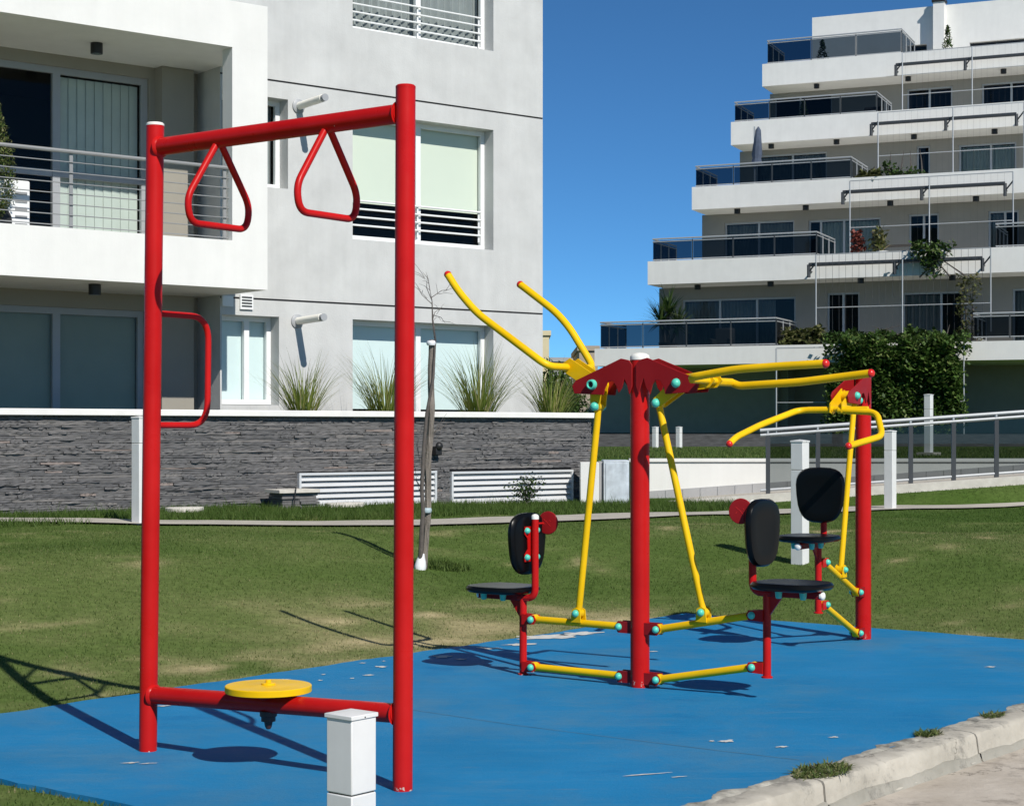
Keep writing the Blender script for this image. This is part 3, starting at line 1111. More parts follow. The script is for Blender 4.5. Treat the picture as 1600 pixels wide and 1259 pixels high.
# lamp on the wall, and the dark step at its foot
u, z = WALLF.hit(683, 698, -0.05)
P = WALLF.w(u, -0.05, z)
t = empty('wall_lamp', P)
tag(t, 'small black bulkhead lamp fixed to the slate wall behind the sapling', 'lamp')
e1, e3 = WALLF.ex, WALLF.ey
build(MB().obox(P + Vector((0, 0, -0.05)), e1 * 0.05, e3 * 0.045, (0, 0, 0.055)), 'lamp_body', 'black', t, bevel=0.008)
build(MB().dome(P + Vector((0, 0, 0.01)) - e3 * 0.04, -e3, 0.055, 0.05), 'lamp_hood', 'black', t)

# ------------------------------------------------------------------ windows
def curtain(u0, u1, z0, z1, y, amp=0.03, wave=0.11, n=None):
    mb = MB()
    n = n or max(8, int((u1 - u0) / wave * 6))
    for i in range(n + 1):
        u = u0 + (u1 - u0) * i / n
        yy = y + amp * math.sin(2 * math.pi * (u - u0) / wave) + 0.3 * amp * math.sin(2 * math.pi * (u - u0) / (wave * 2.7))
        mb.v += [(u, yy, z0), (u, yy, z1)]
    mb.f = [(2 * i, 2 * i + 2, 2 * i + 3, 2 * i + 1) for i in range(n)]
    return mb

def window(parent, u0, u1, z0, z1, y, cuts=(), fw=0.05, frame='white_trim', pane='glass', depth=0.06, transom=None, cover=None, room=0.7):
    """framed window in the local x/z plane; cover: list of (material, u0, u1, z0, z1, kind)"""
    mb = MB()
    mb.box(u0, u1, y, y + depth, z1 - fw, z1).box(u0, u1, y, y + depth, z0, z0 + fw)
    edges = [u0] + list(cuts) + [u1]
    mb.box(u0, u0 + fw, y + .001, y + depth - .001, z0 + fw, z1 - fw).box(u1 - fw, u1, y + .001, y + depth - .001, z0 + fw, z1 - fw)
    for c in cuts:
        mb.box(c - fw * .6, c + fw * .6, y - 0.004, y + depth - .001, z0 + fw, z1 - fw)
    if transom:
        mb.box(u0 + fw, u1 - fw, y + .004, y + depth - .004, transom - fw * .5, transom + fw * .5)
    w = build(mb, 'window', frame, parent, local=True)
    for i in range(len(edges) - 1):
        a, c = edges[i] + fw * 0.6, edges[i + 1] - fw * 0.6
        build(MB().quad((a, y + depth * .5, z0 + fw), (c, y + depth * .5, z0 + fw), (c, y + depth * .5, z1 - fw), (a, y + depth * .5, z1 - fw)), 'pane', pane, w, local=True)
    for (mt, a, c, p, q, kind) in (cover or []):
        if kind == 'curtain':
            build(curtain(a, c, p, q, y + depth + 0.10, 0.035, 0.13), 'curtain', mt, w, local=True)
        elif kind == 'slats':
            mb = MB()
            n = max(2, int((c - a) / 0.115))
            for k in range(n):
                x = a + (c - a) * k / n
                x2 = a + (c - a) * (k + 1) / n
                mb.quad((x, y + depth + 0.05, p), (x2 + 0.004, y + depth + 0.064, p), (x2 + 0.004, y + depth + 0.064, q), (x, y + depth + 0.05, q))
            build(mb, 'vertical_blind', mt, w, local=True, smooth=False)
        else:
            build(MB().box(a, c, y + depth + 0.03, y + depth + 0.034, p, q), 'roller_blind', mt, w, local=True)
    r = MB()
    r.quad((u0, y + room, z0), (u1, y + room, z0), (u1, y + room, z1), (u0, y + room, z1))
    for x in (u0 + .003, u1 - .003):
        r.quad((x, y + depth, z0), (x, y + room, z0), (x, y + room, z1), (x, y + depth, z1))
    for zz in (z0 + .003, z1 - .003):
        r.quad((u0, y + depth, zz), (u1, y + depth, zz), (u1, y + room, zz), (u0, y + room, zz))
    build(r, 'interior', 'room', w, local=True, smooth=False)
    return w

# ------------------------------------------------------------------ apartment block behind the wall (local x along the facade, y inwards)
b1 = empty('apartment_building', (B1.O.x, B1.O.y, 0), ANG1)
tag(b1, 'grey and white stucco apartment block with boxed balcony behind the slate wall', 'building')
RET = 0.62                                           # depth of the balcony recess
uR = B1.u(848, 0)                                    # right hand corner
uL = B1.u(344, 0)                                    # edge of the recess
RV = 0.24                                            # window reveals
ZTOP = 12.4
def rect(xl, yl, xr, yr, y=0):
    ua, za = B1.hit(xl, yl, y)
    ub, zb = B1.hit(xr, yr, y)
    return ua, ub, zb, za
u552 = B1.u(551, 0)
u772 = B1.u(771, 0)
midw = (u552, u772, B1.z(771, 391, 0), B1.z(771, 203.5, 0))
STOREY = B1.z(420, 125, 0) - B1.z(420, 468, 0)
topw = (u552, u772, B1.z(772, 80.5, 0), B1.z(772, 80.5, 0) + midw[3] - midw[2])
loww = (u552, u772, 1.25, B1.z(771, 509, 0))
su0, su1 = B1.u(346.5, 0), B1.u(436, 0)
su1b = B1.u(450, 0)
slow = (su0, su1, B1.z(436, 633, 0), B1.z(436, 495, 0))
smid = (su0, su1b, B1.z(450, 295.5, 0), B1.z(450, 156, 0))
stop = (su0, su1b, smid[2] + STOREY, smid[3] + STOREY)
tops2 = (u552, u772, topw[2] + STOREY, topw[3] + STOREY)
holes = [midw, topw, loww, slow, smid, stop, tops2]
g1, g2 = B1.z(420, 468, 0), B1.z(420, 125, 0)
grooves = [(g - 0.013, g + 0.013) for g in (g1, g2, g2 + STOREY)]
def fdepth(u, z):
    for (a, c, p, q) in holes:
        if a < u < c and p < z < q:
            return None
    for (a, c) in grooves:
        if a < z < c:
            return 0.02
    return 0.0
us = [uL, uR] + [h for r in holes for h in r[:2]]
zs = [0.9, ZTOP] + [h for r in holes for h in r[2:]] + [h for g in grooves for h in g]
mb = MB().relief(us, zs, fdepth, RV)
mb.quad((uR, 0, 0.9), (uR, 9, 0.9), (uR, 9, ZTOP), (uR, 0, ZTOP))
mb.quad((uL - 10, 9, 0.9), (uL - 10, 9, ZTOP), (uR, 9, ZTOP), (uR, 9, 0.9))
mb.quad((uL, 0, ZTOP), (uR, 0, ZTOP), (uR, 9, ZTOP), (uL, 9, ZTOP))
build(mb, 'wall', 'grey_wall', b1, local=True, smooth=False)
for (a, c) in grooves:
    build(MB().box(uL + 0.004, uR - 0.004, 0.0155, 0.0185, a + .002, c - .002), 'joint', 'groove', b1, local=True)

# balcony recess
uLL = uL - 8.5
bo = (B1.u(-190, RET), B1.u(227, RET), 1.3, B1.z(226, 486, RET))
uo = (B1.u(-190, RET), B1.u(233, RET), 3.42, B1.z(232, 123, RET))
def rdepth(u, z):
    for (a, c, p, q) in (bo, uo):
        if a < u < c and p < z < q:
            return None
    return RET
mb = MB().relief([uLL, uL, bo[0], bo[1], uo[1]], [0.9, ZTOP, bo[2], bo[3], uo[2], uo[3]], rdepth, RET + 0.12)
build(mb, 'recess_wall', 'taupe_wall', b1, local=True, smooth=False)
mb = MB()
mb.quad((uL, 0, 0.9), (uL, RET, 0.9), (uL, RET, 3.2), (uL, 0, 3.2))
mb.quad((uL, 0, 3.2), (uL, RET, 3.2), (uL, RET, ZTOP), (uL, 0, ZTOP))
build(mb, 'recess_return', 'grey_wall', b1, local=True, smooth=False)

for z0_, z1_ in ((0.9, 3.2), (3.36, 6.2)):
    build(MB().box(B1.u(253, RET - .2), B1.u(303, RET - .2), RET - 0.2, RET + .01, z0_, z1_), 'pilaster', 'taupe_wall', b1, local=True, smooth=False)

# balcony box
PRJ = -1.14
pu1 = B1.u(418, PRJ)
pu0 = B1.u(363, PRJ)
zbot, zpar = B1.z(414, 453, PRJ), B1.z(365, 376, PRJ)
zsof, ztop = B1.z(363, 74, PRJ), B1.z(418, 11, PRJ)
mb = MB()
mb.box(uLL, pu1, PRJ, PRJ + 0.25, zbot, zpar)
mb.box(uLL, pu1, PRJ, PRJ + 0.25, zsof, ztop)
mb.box(pu0, pu1, PRJ + .0005, PRJ + 0.25, zpar, zsof)
mb.box(uLL, pu1 - .001, PRJ + 0.25, -0.001, zbot + .0005, zbot + 0.16)
mb.box(uLL, uL - .001, -0.001, RET, zbot + .0005, zbot + 0.16)
mb.box(uLL, pu1 - .001, PRJ + 0.25, -0.001, zsof + .0005, ztop - 0.1)
mb.box(uLL, uL - .001, -0.001, RET, zsof + .0005, ztop - 0.1)
build(mb, 'balcony', 'white_wall', b1, local=True, smooth=False)
yr = PRJ + 0.09
zr1 = B1.z(359, 263, yr)
rail = MB().tube([(uLL, yr, zr1), (pu0 - 0.002, yr, zr1)], 0.024, 8)
build(rail, 'top_rail', 'rail_grey', b1, local=True)
for k in range(1, 8):
    zz = zr1 - 0.125 * k
    build(MB().tube([(uLL, yr, zz), (pu0 - 0.002, yr, zz)], 0.0065, 6), 'rail_bar', 'rail_grey', b1, local=True)
for px in (112, 352, -120):
    u = B1.u(px, yr)
    build(MB().box(u - 0.022, u + 0.022, yr + 0.012, yr + 0.024, zpar - .02, zr1), 'rail_post', 'rail_grey', b1, local=True)
for (px, py, zz, bx) in ((151, 68, zsof, 0), (148, 444, zbot, 1)):
    r = ray(px, py)
    s = (zz - CAM_H) / r.z
    P = CAMV + r * s - B1.O
    u, y = P.dot(B1.ex), P.dot(B1.ey)
    l_ = MB().lathe([(0.075, -0.13), (0.075, 0.005)], (u, y, zz), seg=20)
    lamp = build(l_, 'ceiling_lamp', 'black', b1, local=True)
    build(MB().lathe([(0.055, -0.134), (0.055, -0.1305)], (u, y, zz), seg=20), 'lamp_lens', 'glass', lamp, local=True)

# balcony door and ground floor window in the recess
yw = RET + 0.05
st = B1.u(88, yw)
window(b1, uo[0], uo[1], uo[2], uo[3], yw, cuts=(B1.u(-105, yw), st), fw=0.085, frame='grey_trim', transom=B1.z(222, 284, yw),
       cover=[('curtain', st + 0.09, uo[1] - 0.09, uo[2] + .05, uo[3] - .1, 'slats')], room=2.2)
st = B1.u(88, yw)
window(b1, bo[0], bo[1], bo[2], bo[3], yw, cuts=(B1.u(-105, yw), st), fw=0.085, frame='grey_trim',
       cover=[('blind_grey', bo[0] + .08, bo[1] - .08, bo[2], bo[3] - .08, 'blind')])

# facade windows
def rails(parent, r, ztop_, n=4, step=0.115, x1=None):
    y = RV - 0.07
    for k in range(n):
        zz = ztop_ - k * step
        build(MB().tube([(r[0] + 0.01, y, zz), ((x1 or r[1] - 0.10), y, zz)], 0.014, 8), 'guard_rail', 'white_trim', parent, local=True)
    for x in ((r[0] + r[1]) / 2, r[1] - 0.13):
        build(MB().box(x - 0.012, x + 0.012, y + 0.014, y + 0.03, ztop_ - (n - 1) * step - 0.1, ztop_ + 0.02), 'guard_post', 'white_trim', parent, local=True)
mid_u = B1.u(652, RV)
zbl = B1.z(720, 333, RV + .1)
w = window(b1, *midw[:2], midw[2] + .01, midw[3], RV - .02, cuts=(mid_u,), fw=0.07,
           cover=[('blind_cream', midw[0] + .03, midw[1] - .03, zbl, midw[3] - .05, 'blind')])
rails(w, midw, B1.z(760, 333, RV - .07))
w = window(b1, *topw[:2], topw[2] + .01, topw[3], RV - .02, cuts=(mid_u,), fw=0.07, pane='glass',
           cover=[('curtain_grey', topw[0] + .03, topw[1] - .03, topw[2] + .05, topw[3] - .05, 'curtain')])
rails(w, topw, topw[2] + 0.50, 4)
window(b1, *loww[:2], loww[2], loww[3], RV - .02, cuts=(mid_u,), fw=0.07,
       cover=[('blind_blue', loww[0] + .03, loww[1] - .03, 1.72, loww[3] - .05, 'blind')])
window(b1, *tops2[:2], tops2[2] + .01, tops2[3], RV - .02, cuts=(mid_u,), fw=0.07,
       cover=[('curtain_grey', topw[0] + .03, topw[1] - .03, tops2[2] + .05, tops2[3] - .05, 'curtain')])
for i, r in enumerate((slow, smid, stop)):
    cu = B1.u(384, RV)
    window(b1, r[0], r[1], r[2] + .01, r[3], RV - .02, cuts=(cu,), fw=0.065,
           cover=[('blind_blue' if i == 0 else 'curtain_grey', r[0] + .03, r[1] - .03, r[2] + .05, r[3] - .05, 'blind' if i == 0 else 'curtain')])
# small wall vents, boiler flues
for (xa, ya, xb, yb, sl) in ((346, 462, 363, 479, 0), (374, 460, 394, 484, 1)):
    ua, ub, p, q = rect(xa, ya, xb, yb)
    g = build(MB().box(ua, ub, -0.03, 0.001, p, q), 'wall_vent', 'white_trim', b1, local=True)
    if sl:
        for k in range(4):
            zz = p + (q - p) * (0.16 + 0.2 * k)
            build(MB().box(ua + .02, ub - .02, -0.034, -0.0302, zz, zz + 0.02), 'vent_slot', 'black', g, local=True)
for (px, py, tx, ty) in ((466, 166.5, 511, 159), (464, 502, 502, 498)):
    u, z = B1.hit(px, py, 0)
    ln = 0.62
    p = build(MB().tube([(u, 0.02, z), (u, -ln, z + 0.02)], 0.052, 18), 'flue_pipe', 'cream', b1, local=True)
    build(MB().lathe([(0.095, 0), (0.095, 0.02), (0.06, 0.035)], (u, 0, z), (0, -1, 0), 22), 'flue_collar', 'grey_trim', p, local=True)
    build(MB().lathe([(0.045, 0), (0.045, 0.03), (0.03, 0.03), (0.03, 0.05), (0.05, 0.05), (0.05, 0.07)], (u, -ln, z + 0.02), (0, -1, 0.03), 16), 'flue_tip', 'grey_trim', p, local=True)

# terrace floor between wall and facade
mb = MB()
mb.box(uLL, uR - 1.0, -1.55, -0.002, 0.3, 1.42)
build(mb, 'terrace_floor', 'soil', b1, local=True)

# things on the balcony
fz = zbot + 0.16
P = B1.w(B1.u(14, -0.35), -0.30, fz)
ac = empty('air_conditioner', P, ANG1)
tag(ac, 'white air conditioner unit with louvres on the balcony floor', 'air conditioner')
hgt = B1.z(20, 280, -0.5) - fz
build(MB().box(-0.42, 0.22, -0.16, 0.16, 0.06, hgt), 'casing', 'white_trim', ac, local=True, bevel=0.02)
for k in range(9):
    zz = 0.12 + (hgt - 0.2) * k / 9
    build(MB().box(0.03, 0.18, -0.168, -0.161, zz, zz + 0.035), 'louvre', 'rail_grey', ac, local=True)
build(MB().lathe([(0.19, 0), (0.19, 0.008)], (-0.2, -0.162, hgt * 0.52), (0, -1, 0), 28), 'fan_grille', 'black', ac, local=True)
for x in (-0.35, 0.15):
    build(MB().box(x - .04, x + .04, -0.17, 0.17, 0, 0.06), 'foot', 'black', ac, local=True)

P = B1.w(B1.u(-14, -0.55), -0.55, fz)
con = empty('potted_conifer', P)
tag(con, 'clipped green conifer in a pot behind the balcony railing', 'plant')
build(MB().lathe([(0.15, 0), (0.2, 0.35), (0.22, 0.36), (0.22, 0.40), (0.18, 0.40)], P), 'pot', 'pot', con)
build(MB().tube([P + Vector((0, 0, 0.35)), P + Vector((0, 0, 1.7))], [0.025, 0.01], 8), 'trunk', 'bark', con)
ctop = B1.z(4, 132, -0.55) - fz
def gen(mb, vals):
    for _ in range(5200):
        t = random.random() ** 1.25
        z = 0.45 + (ctop - 0.45) * t
        r = 0.30 * (math.sin(min(1, t * 3.2) * math.pi / 2)) * (1 - t ** 2.4) * random.uniform(0.55, 1.05)
        a = random.uniform(0, 2 * math.pi)
        leaf_mesh(mb, vals, P + Vector((r * math.cos(a), r * math.sin(a), z)), 0.05, 1.3, 0.4)
leaves_obj('crown', 'weed', con, gen)

# ------------------------------------------------------------------ ornamental grasses in the planter
for i, (px, ytop, wpx, n, lab) in enumerate(((474, 556, 44, 190, 'tall ornamental grass clump below the lower flue pipe'),
                                        (603, 552, 52, 230, 'tall ornamental grass clump before the window, behind the red frame post'),
                                        (748, 545, 56, 260, 'broad ornamental grass clump beside the window reveal above the vent'),
                                        (862, 568, 46, 230, 'ornamental grass clump at the building corner by the end of the slate wall'))):
    yl = 0.62
    u = WALLF.u(px, yl)
    P = WALLF.w(u, yl, 1.45)
    H_ = WALLF.z(px, ytop, yl) - 1.45
    def gen(mb, vals, P=P, H_=H_, n=n, wpx=wpx):
        for _ in range(n):
            a = random.uniform(0, 2 * math.pi)
            r = 0.14 * math.sqrt(random.random())
            b_ = P + Vector((math.cos(a) * r, math.sin(a) * r, 0))
            a2 = a + random.uniform(-0.7, 0.7)
            L_ = H_ * random.uniform(0.75, 1.3)
            up = random.uniform(0.95, 1.52)
            strip_blade(mb, vals, b_, a2, L_, random.uniform(0.005, 0.009), up, random.uniform(0.3, 1.7), 7)
    g = leaves_obj('ornamental_grass', 'reed', None, gen, loc=P)
    tag(g, lab, 'plant', 'ornamental grasses along the planter wall')

# dark shrub at the building corner
P = B1.w(uR + 0.55, 0.6, 1.2)
sh = empty('shrub', P)
tag(sh, 'dark dense shrub at the corner of the grey apartment block', 'shrub')
for k in range(5):
    build(MB().tube([P, P + Vector((random.uniform(-.3, .3), random.uniform(-.3, .3), 0.7))], [0.02, 0.006], 6), 'stem', 'bark', sh)
def gen(mb, vals):
    for _ in range(6000):
        d = Vector((random.gauss(0, 1), random.gauss(0, 1), random.gauss(0, 1))).normalized() * random.uniform(0.55, 1.0)
        n_ = 1 + 0.25 * mnoise.noise(d * 2.2)
        leaf_mesh(mb, vals, P + Vector((d.x * 0.75 * n_, d.y * 0.6 * n_, 0.50 + d.z * 0.52 * n_)), 0.07, 1.2)
leaves_obj('foliage', 'leaf', sh, gen)

# ------------------------------------------------------------------ ring and twister frame
Z = Vector((0, 0, 1))
PZ = 0.016                                            # top of the pad
A0, A1 = Vector((-1.595, 7.71, PZ)), Vector((-0.427, 6.866, PZ))
fr = empty('ring_frame', (A0 + A1) / 2)
tag(fr, 'red steel exercise frame with two hanging triangular grips and a yellow twist disc', 'exercise frame')
HT = 2.75
beam = (A1 - A0).normalized()
perp = Vector((-beam.y, beam.x, 0))                   # pointing away from the camera
def lean(Pp, z):                                       # the posts stand a little out of plumb
    return Vector((Pp.x + (0.032 if Pp is A0 else 0.012) * z / HT, Pp.y, z))
for Pp in (A0, A1):
    post = build(MB().tube([Pp, lean(Pp, HT)], 0.039, 32), 'post', 'red', fr)
    build(MB().lathe([(0.0395, 0), (0.0395, 0.008), (0.034, 0.013), (0.004, 0.015)], lean(Pp, HT), seg=32), 'cap', 'white_cap' if Pp is A0 else 'red', post)
tb0, tb1 = lean(A0, 2.655), lean(A1, 2.655)
lb0, lb1 = lean(A0, 0.262), lean(A1, 0.312)
for (p, q, nm) in ((tb0, tb1, 'top_beam'), (lb0, lb1, 'lower_beam')):
    o = build(MB().tube([p + beam * 0.03, q - beam * 0.03], 0.0385, 32), nm, 'red', fr)
    for e, s in ((p, 1), (q, -1)):
        build(MB().lathe([(0.049, 0.033), (0.045, 0.040), (0.0385, 0.046)], e, beam * s, 28), 'weld_bead', 'red', o)
# triangular grips
for px in (342, 512):
    k = (px - CX) / F
    s = (k * tb0.y - tb0.x) / ((tb1.x - tb0.x) - k * (tb1.y - tb0.y))
    c = tb0.lerp(tb1, s)
    def G(a, z):
        return c + perp * a + Z * z
    pts = fillet([G(-0.014, -0.025), G(-0.185, -0.27), G(-0.165, -0.372), G(0.165, -0.372), G(0.185, -0.27), G(0.014, -0.025)], 0.10, 8)
    build(MB().tube(pts, 0.0148, 14), 'ring_grip', 'red', fr)
# side handles
def side_handle(Pp, d, z0, z1, ln):
    pts = fillet([lean(Pp, z1) + d * 0.02, lean(Pp, z1) + d * ln, lean(Pp, z0) + d * ln, lean(Pp, z0) + d * 0.02], 0.11, 8)
    build(MB().tube(pts, 0.0145, 14), 'side_handle', 'red', fr)
side_handle(A0, perp, 1.44, 1.93, 0.335)
side_handle(A1, Vector((-0.062, 0.998, 0)), 1.44, 1.93, 0.24)
# twist disc
c = lb0.lerp(lb1, 0.5)
dz = 0.335
dc = Vector((c.x, c.y, dz))
disc = build(MB().lathe([(0.17, 0), (0.179, 0.003), (0.179, 0.026), (0.176, 0.029), (0.06, 0.029), (0.05, 0.031), (0.03, 0.031)], dc, seg=48), 'twist_disc', 'yellow', fr)
build(MB().lathe([(0.03, 0.03), (0.03, 0.038), (0.012, 0.040), (0.012, 0.052), (0.003, 0.053)], dc, seg=20), 'hub_bolt', 'yellow', disc)
sp = build(MB().lathe([(0.055, 0.03), (0.055, 0.0), (0.03, -0.015), (0.03, -0.02)][::-1], c + Z * 0.03, seg=24), 'bearing', 'red_dark', fr)
build(MB().lathe([(0.008, -0.105), (0.014, -0.095), (0.018, -0.075), (0.03, -0.072), (0.03, -0.055), (0.036, -0.05), (0.036, -0.03)], c, seg=16), 'spindle_nut', 'dark_steel', sp)

# ------------------------------------------------------------------ lever pull machines
PLATE = [(.012, 1.775), (.035, 1.800), (.085, 1.81), (.385, 1.695), (.41, 1.665), (.395, 1.622), (.20, 1.612), (.192, 1.645), (.17, 1.684), (.14, 1.69), (.115, 1.66), (.10, 1.622), (.078, 1.65), (.062, 1.70), (.045, 1.665), (.030, 1.612), (.012, 1.66)]
PLATE = [tuple(p) for p in PLATE]

def rounded(w, h, r=0.3, n=28, p=2.7, taper=0.0):
    out = []
    for k in range(n):
        a = 2 * math.pi * k / n
        x = math.copysign(abs(math.cos(a)) ** (2 / p), math.cos(a)) * w / 2
        y = math.copysign(abs(math.sin(a)) ** (2 / p), math.sin(a)) * h / 2
        x *= 1 + taper * (y / (h / 2))
        out.append((x, y))
    return out

def station(root, O, u, lift, cross, pin, handles, sign_side, top=0.0, pivot=(.27, 1.67), open_cap=False):
    """one seat with its linkage and lever; u = outward direction from the post, w = its horizontal normal"""
    u = Vector((u[0], u[1], 0)).normalized()
    w = Vector((-u.y, u.x, 0))
    if w.y < 0:
        w = -w                                        # w points away from the camera
    def P(s, k, z):
        return Vector((O.x, O.y, 0)) + u * s + w * k + Z * z
    def bolt(parent, s, k, z, r=0.022, side=0, name='bolt_cap'):
        for sd in ((-1, 1) if side == 0 else (side,)):
            build(MB().dome(P(s, sd * abs(k), z), w * sd, r, r * 1.05, 16, 5, base=0.008), name, 'teal', parent)
    # head plates
    for sd in (-1, 1):
        build(MB().prism([(a, b_ + top) for a, b_ in PLATE], P(0, sd * 0.058, 0), u, Z, w, 0.009), 'head_plate', 'red_dark', root, bevel=0.002)
    if open_cap:
        rg = build(MB().lathe([(0.018, 0.004), (0.016, 0.018), (0.020, 0.026), (0.026, 0.024), (0.029, 0.010), (0.029, -0.006)], P(pivot[0], -0.063, pivot[1]), -w, 20), 'open_bolt_cap', 'teal', root)
        build(MB().lathe([(0.0155, 0.0), (0.0155, 0.0185), (0.008, 0.019), (0.008, 0.014)], P(pivot[0], -0.063, pivot[1]), -w, 6), 'bolt_head', 'black', rg)
        bolt(root, pivot[0], 0.063, pivot[1], 0.026, 1)
    else:
        bolt(root, pivot[0], 0.063, pivot[1], 0.026)
    # lever: two cheek plates, cross tube, two long handles
    lv = build(MB().tube([P(pivot[0], -0.052, pivot[1]), P(pivot[0], 0.052, pivot[1])], 0.032, 18), 'lever', 'yellow', root)
    ps, pz = pivot
    cs, cz = cross
    d1 = Vector((cs - ps, cz - pz)).normalized()
    n1 = Vector((-d1.y, d1.x))
    d2 = Vector((pin[0] - ps, pin[1] - pz)).normalized()
    n2 = Vector((-d2.y, d2.x))
    for sd in (-1, 1):
        poly = []
        c0, p0 = Vector(pivot), Vector(cross)
        q0 = Vector(pin)
        poly = [c0 + n1 * 0.045 - d1 * 0.02, p0 + n1 * 0.05 + d1 * 0.015, p0 + d1 * 0.045, p0 - n1 * 0.035 + d1 * 0.01, c0 - n1 * 0.04 + d1 * 0.02]
        build(MB().prism([tuple(v) for v in poly], P(0, sd * 0.040, 0), u, Z, w, 0.008), 'lever_cheek', 'yellow', lv)
        poly2 = [c0 + n2 * 0.04, q0 + n2 * 0.03, q0 + d2 * 0.035, q0 - n2 * 0.03, c0 - n2 * 0.04]
        build(MB().prism([tuple(v) for v in poly2], P(0, sd * 0.0295, 0), u, Z, w, 0.008), 'crank_plate', 'yellow', lv)
    bolt(lv, pin[0], 0.036, pin[1], 0.025)
    build(MB().tube([P(cs + .005, -0.21, cz), P(cs + .005, 0.21, cz)], 0.0175, 16), 'cross_tube', 'yellow', lv)
    for pts in handles:
        hb = build(MB().tube(fillet(pts, 0.07, 6), 0.0212, 16), 'handle', 'yellow', root)
        d = (Vector(pts[-1]) - Vector(pts[-2])).normalized()
        build(MB().dome(Vector(pts[-1]) - d * 0.004, d, 0.0222, 0.020, 16, 5, base=0.006), 'grip_end', 'grip_red', hb)
    # parallel link bars
    zi = (0.066, 0.338)
    zo = tuple(z + lift for z in zi)
    so = 0.12 + math.sqrt(max(0.01, 0.6 ** 2 - lift ** 2))
    for a, c in zip(zi, zo):
        for sd in (-1, 1):
            build(MB().prism([(.035, a - .032), (.125, a - .032), (.148, a), (.125, a + .032), (.035, a + .032)], P(0, sd * 0.026, 0), u, Z, w, 0.007), 'post_lug', 'red_dark', root)
            build(MB().prism([(so - .02, c - .026), (so + .065, c - .03), (so + .065, c + .03), (so - .02, c + .026), (so - .034, c)], P(0, sd * 0.026, 0), u, Z, w, 0.007), 'seat_lug', 'red', root)
        bar = build(MB().tube([P(0.12, 0, a), P(so, 0, c)], 0.0208, 18), 'link_bar', 'yellow', root)
        for (s, z) in ((0.12, a), (so, c)):
            build(MB().tube([P(s, -0.0215, z), P(s, 0.0215, z)], 0.028, 18), 'bush', 'yellow', bar)
            bolt(bar, s, 0.030, z, 0.0205)
    # push rod
    t = 0.48
    sr = 0.12 + (so - 0.12) * t
    zr = zi[1] + (zo[1] - zi[1]) * t
    rod = build(MB().tube([P(pin[0], 0, pin[1] - 0.02), P(sr, 0, zr + 0.055)], 0.0192, 16), 'push_rod', 'yellow', root)
    build(MB().tube([P(pin[0], -0.024, pin[1]), P(pin[0], 0.024, pin[1])], 0.027, 16), 'rod_eye', 'yellow', rod)
    build(MB().tube([P(sr, -0.020, zr + 0.055), P(sr, 0.020, zr + 0.055)], 0.027, 16), 'rod_eye', 'yellow', rod)
    for sd in (-1, 1):
        build(MB().prism([(sr - .034, zr + .005), (sr + .034, zr + .005), (sr + .026, zr + .075), (sr, zr + .088), (sr - .026, zr + .075)], P(0, sd * 0.026, 0), u, Z, w, 0.007), 'rod_lug', 'yellow', rod)
    bolt(rod, sr, 0.030, zr + 0.055, 0.021)
    # seat column
    sp_ = so + 0.075
    base = PZ + lift
    zt = base + 0.438
    col_ = build(MB().tube([P(sp_, 0, base + 0.002), P(sp_, 0, zt)], 0.0215, 20), 'seat_column', 'red', root)
    build(MB().lathe([(0.03, 0), (0.03, 0.007), (0.022, 0.010)], P(sp_, 0, base), Z, 20), 'foot_flange', 'red', col_)
    build(MB().prism([(sp_ - .01, zt), (sp_ + .10, zt), (sp_ + .02, zt - .11), (sp_ - .01, zt - .12)], P(0, 0, 0), u, Z, w, 0.012), 'gusset', 'red', col_)
    bx = MB().obox(P(sp_ + 0.135, 0, zt + 0.004), u * 0.185, w * 0.018, Z * 0.018)
    sb = build(bx, 'seat_beam', 'red_dark', root, bevel=0.004)
    build(MB().dome(P(sp_ + 0.32, 0, zt + 0.004), u, 0.022, 0.012, 16, 4, base=0.01), 'beam_plug', 'white_cap', sb)
    for s in (0.10, 0.24):
        for sd in (-1, 1):
            build(MB().lathe([(0.011, -0.03), (0.016, -0.026), (0.020, 0.012)], P(sp_ + s, sd * 0.06, zt + 0.014), Z, 14), 'bolt_cap', 'teal', sb)
    for s in (0.10, 0.24):
        build(MB().obox(P(sp_ + s, 0, zt + 0.024), u * 0.02, w * 0.09, Z * 0.003), 'seat_bracket', 'red_dark', sb)
    # back tube
    bt = sp_ - 0.085
    pts = fillet([P(sp_ + 0.03, 0, zt + 0.002), P(bt, 0, zt + 0.006), P(bt - 0.0, 0, zt + 0.47)], 0.09, 8)
    bk = build(MB().tube(pts, 0.0205, 20), 'back_tube', 'red', root)
    build(MB().dome(P(bt, 0, zt + 0.47), Z, 0.022, 0.016, 18, 4, base=0.014), 'tube_cap', 'white_cap', bk)
    zb = zt + 0.315
    prof = [(-.066, .10), (.066, .10), (.066, .055), (.040, .03), (.036, -.03), (.066, -.06), (.066, -.10), (-.066, -.10), (-.066, -.06), (-.036, -.03), (-.040, .03), (-.066, .055)]
    build(MB().prism(prof, P(bt + 0.026, 0, zb), w, Z, u, 0.006), 'back_plate', 'red', bk)
    for a in (-0.048, 0.048):
        for c in (-0.076, 0.076):
            build(MB().dome(P(bt + 0.022, a, zb + c), -u, 0.019, 0.02, 14, 4, base=0.004), 'bolt_cap', 'teal', bk)
    # cushions
    st_ = MB().pad_shape(rounded(0.40, 0.36, p=3.0, taper=0.0), P(sp_ + 0.145, 0, zt + 0.048), u, w, Z, 0.042)
    build(st_, 'seat', 'black_seat', root)
    bkp = MB().pad_shape(rounded(0.325, 0.355, p=3.0, taper=0.12), P(bt + 0.056, 0, zb), w, Z, u, 0.046)
    build(bkp, 'backrest', 'black_seat', root)
    if not sign_side:
        return P
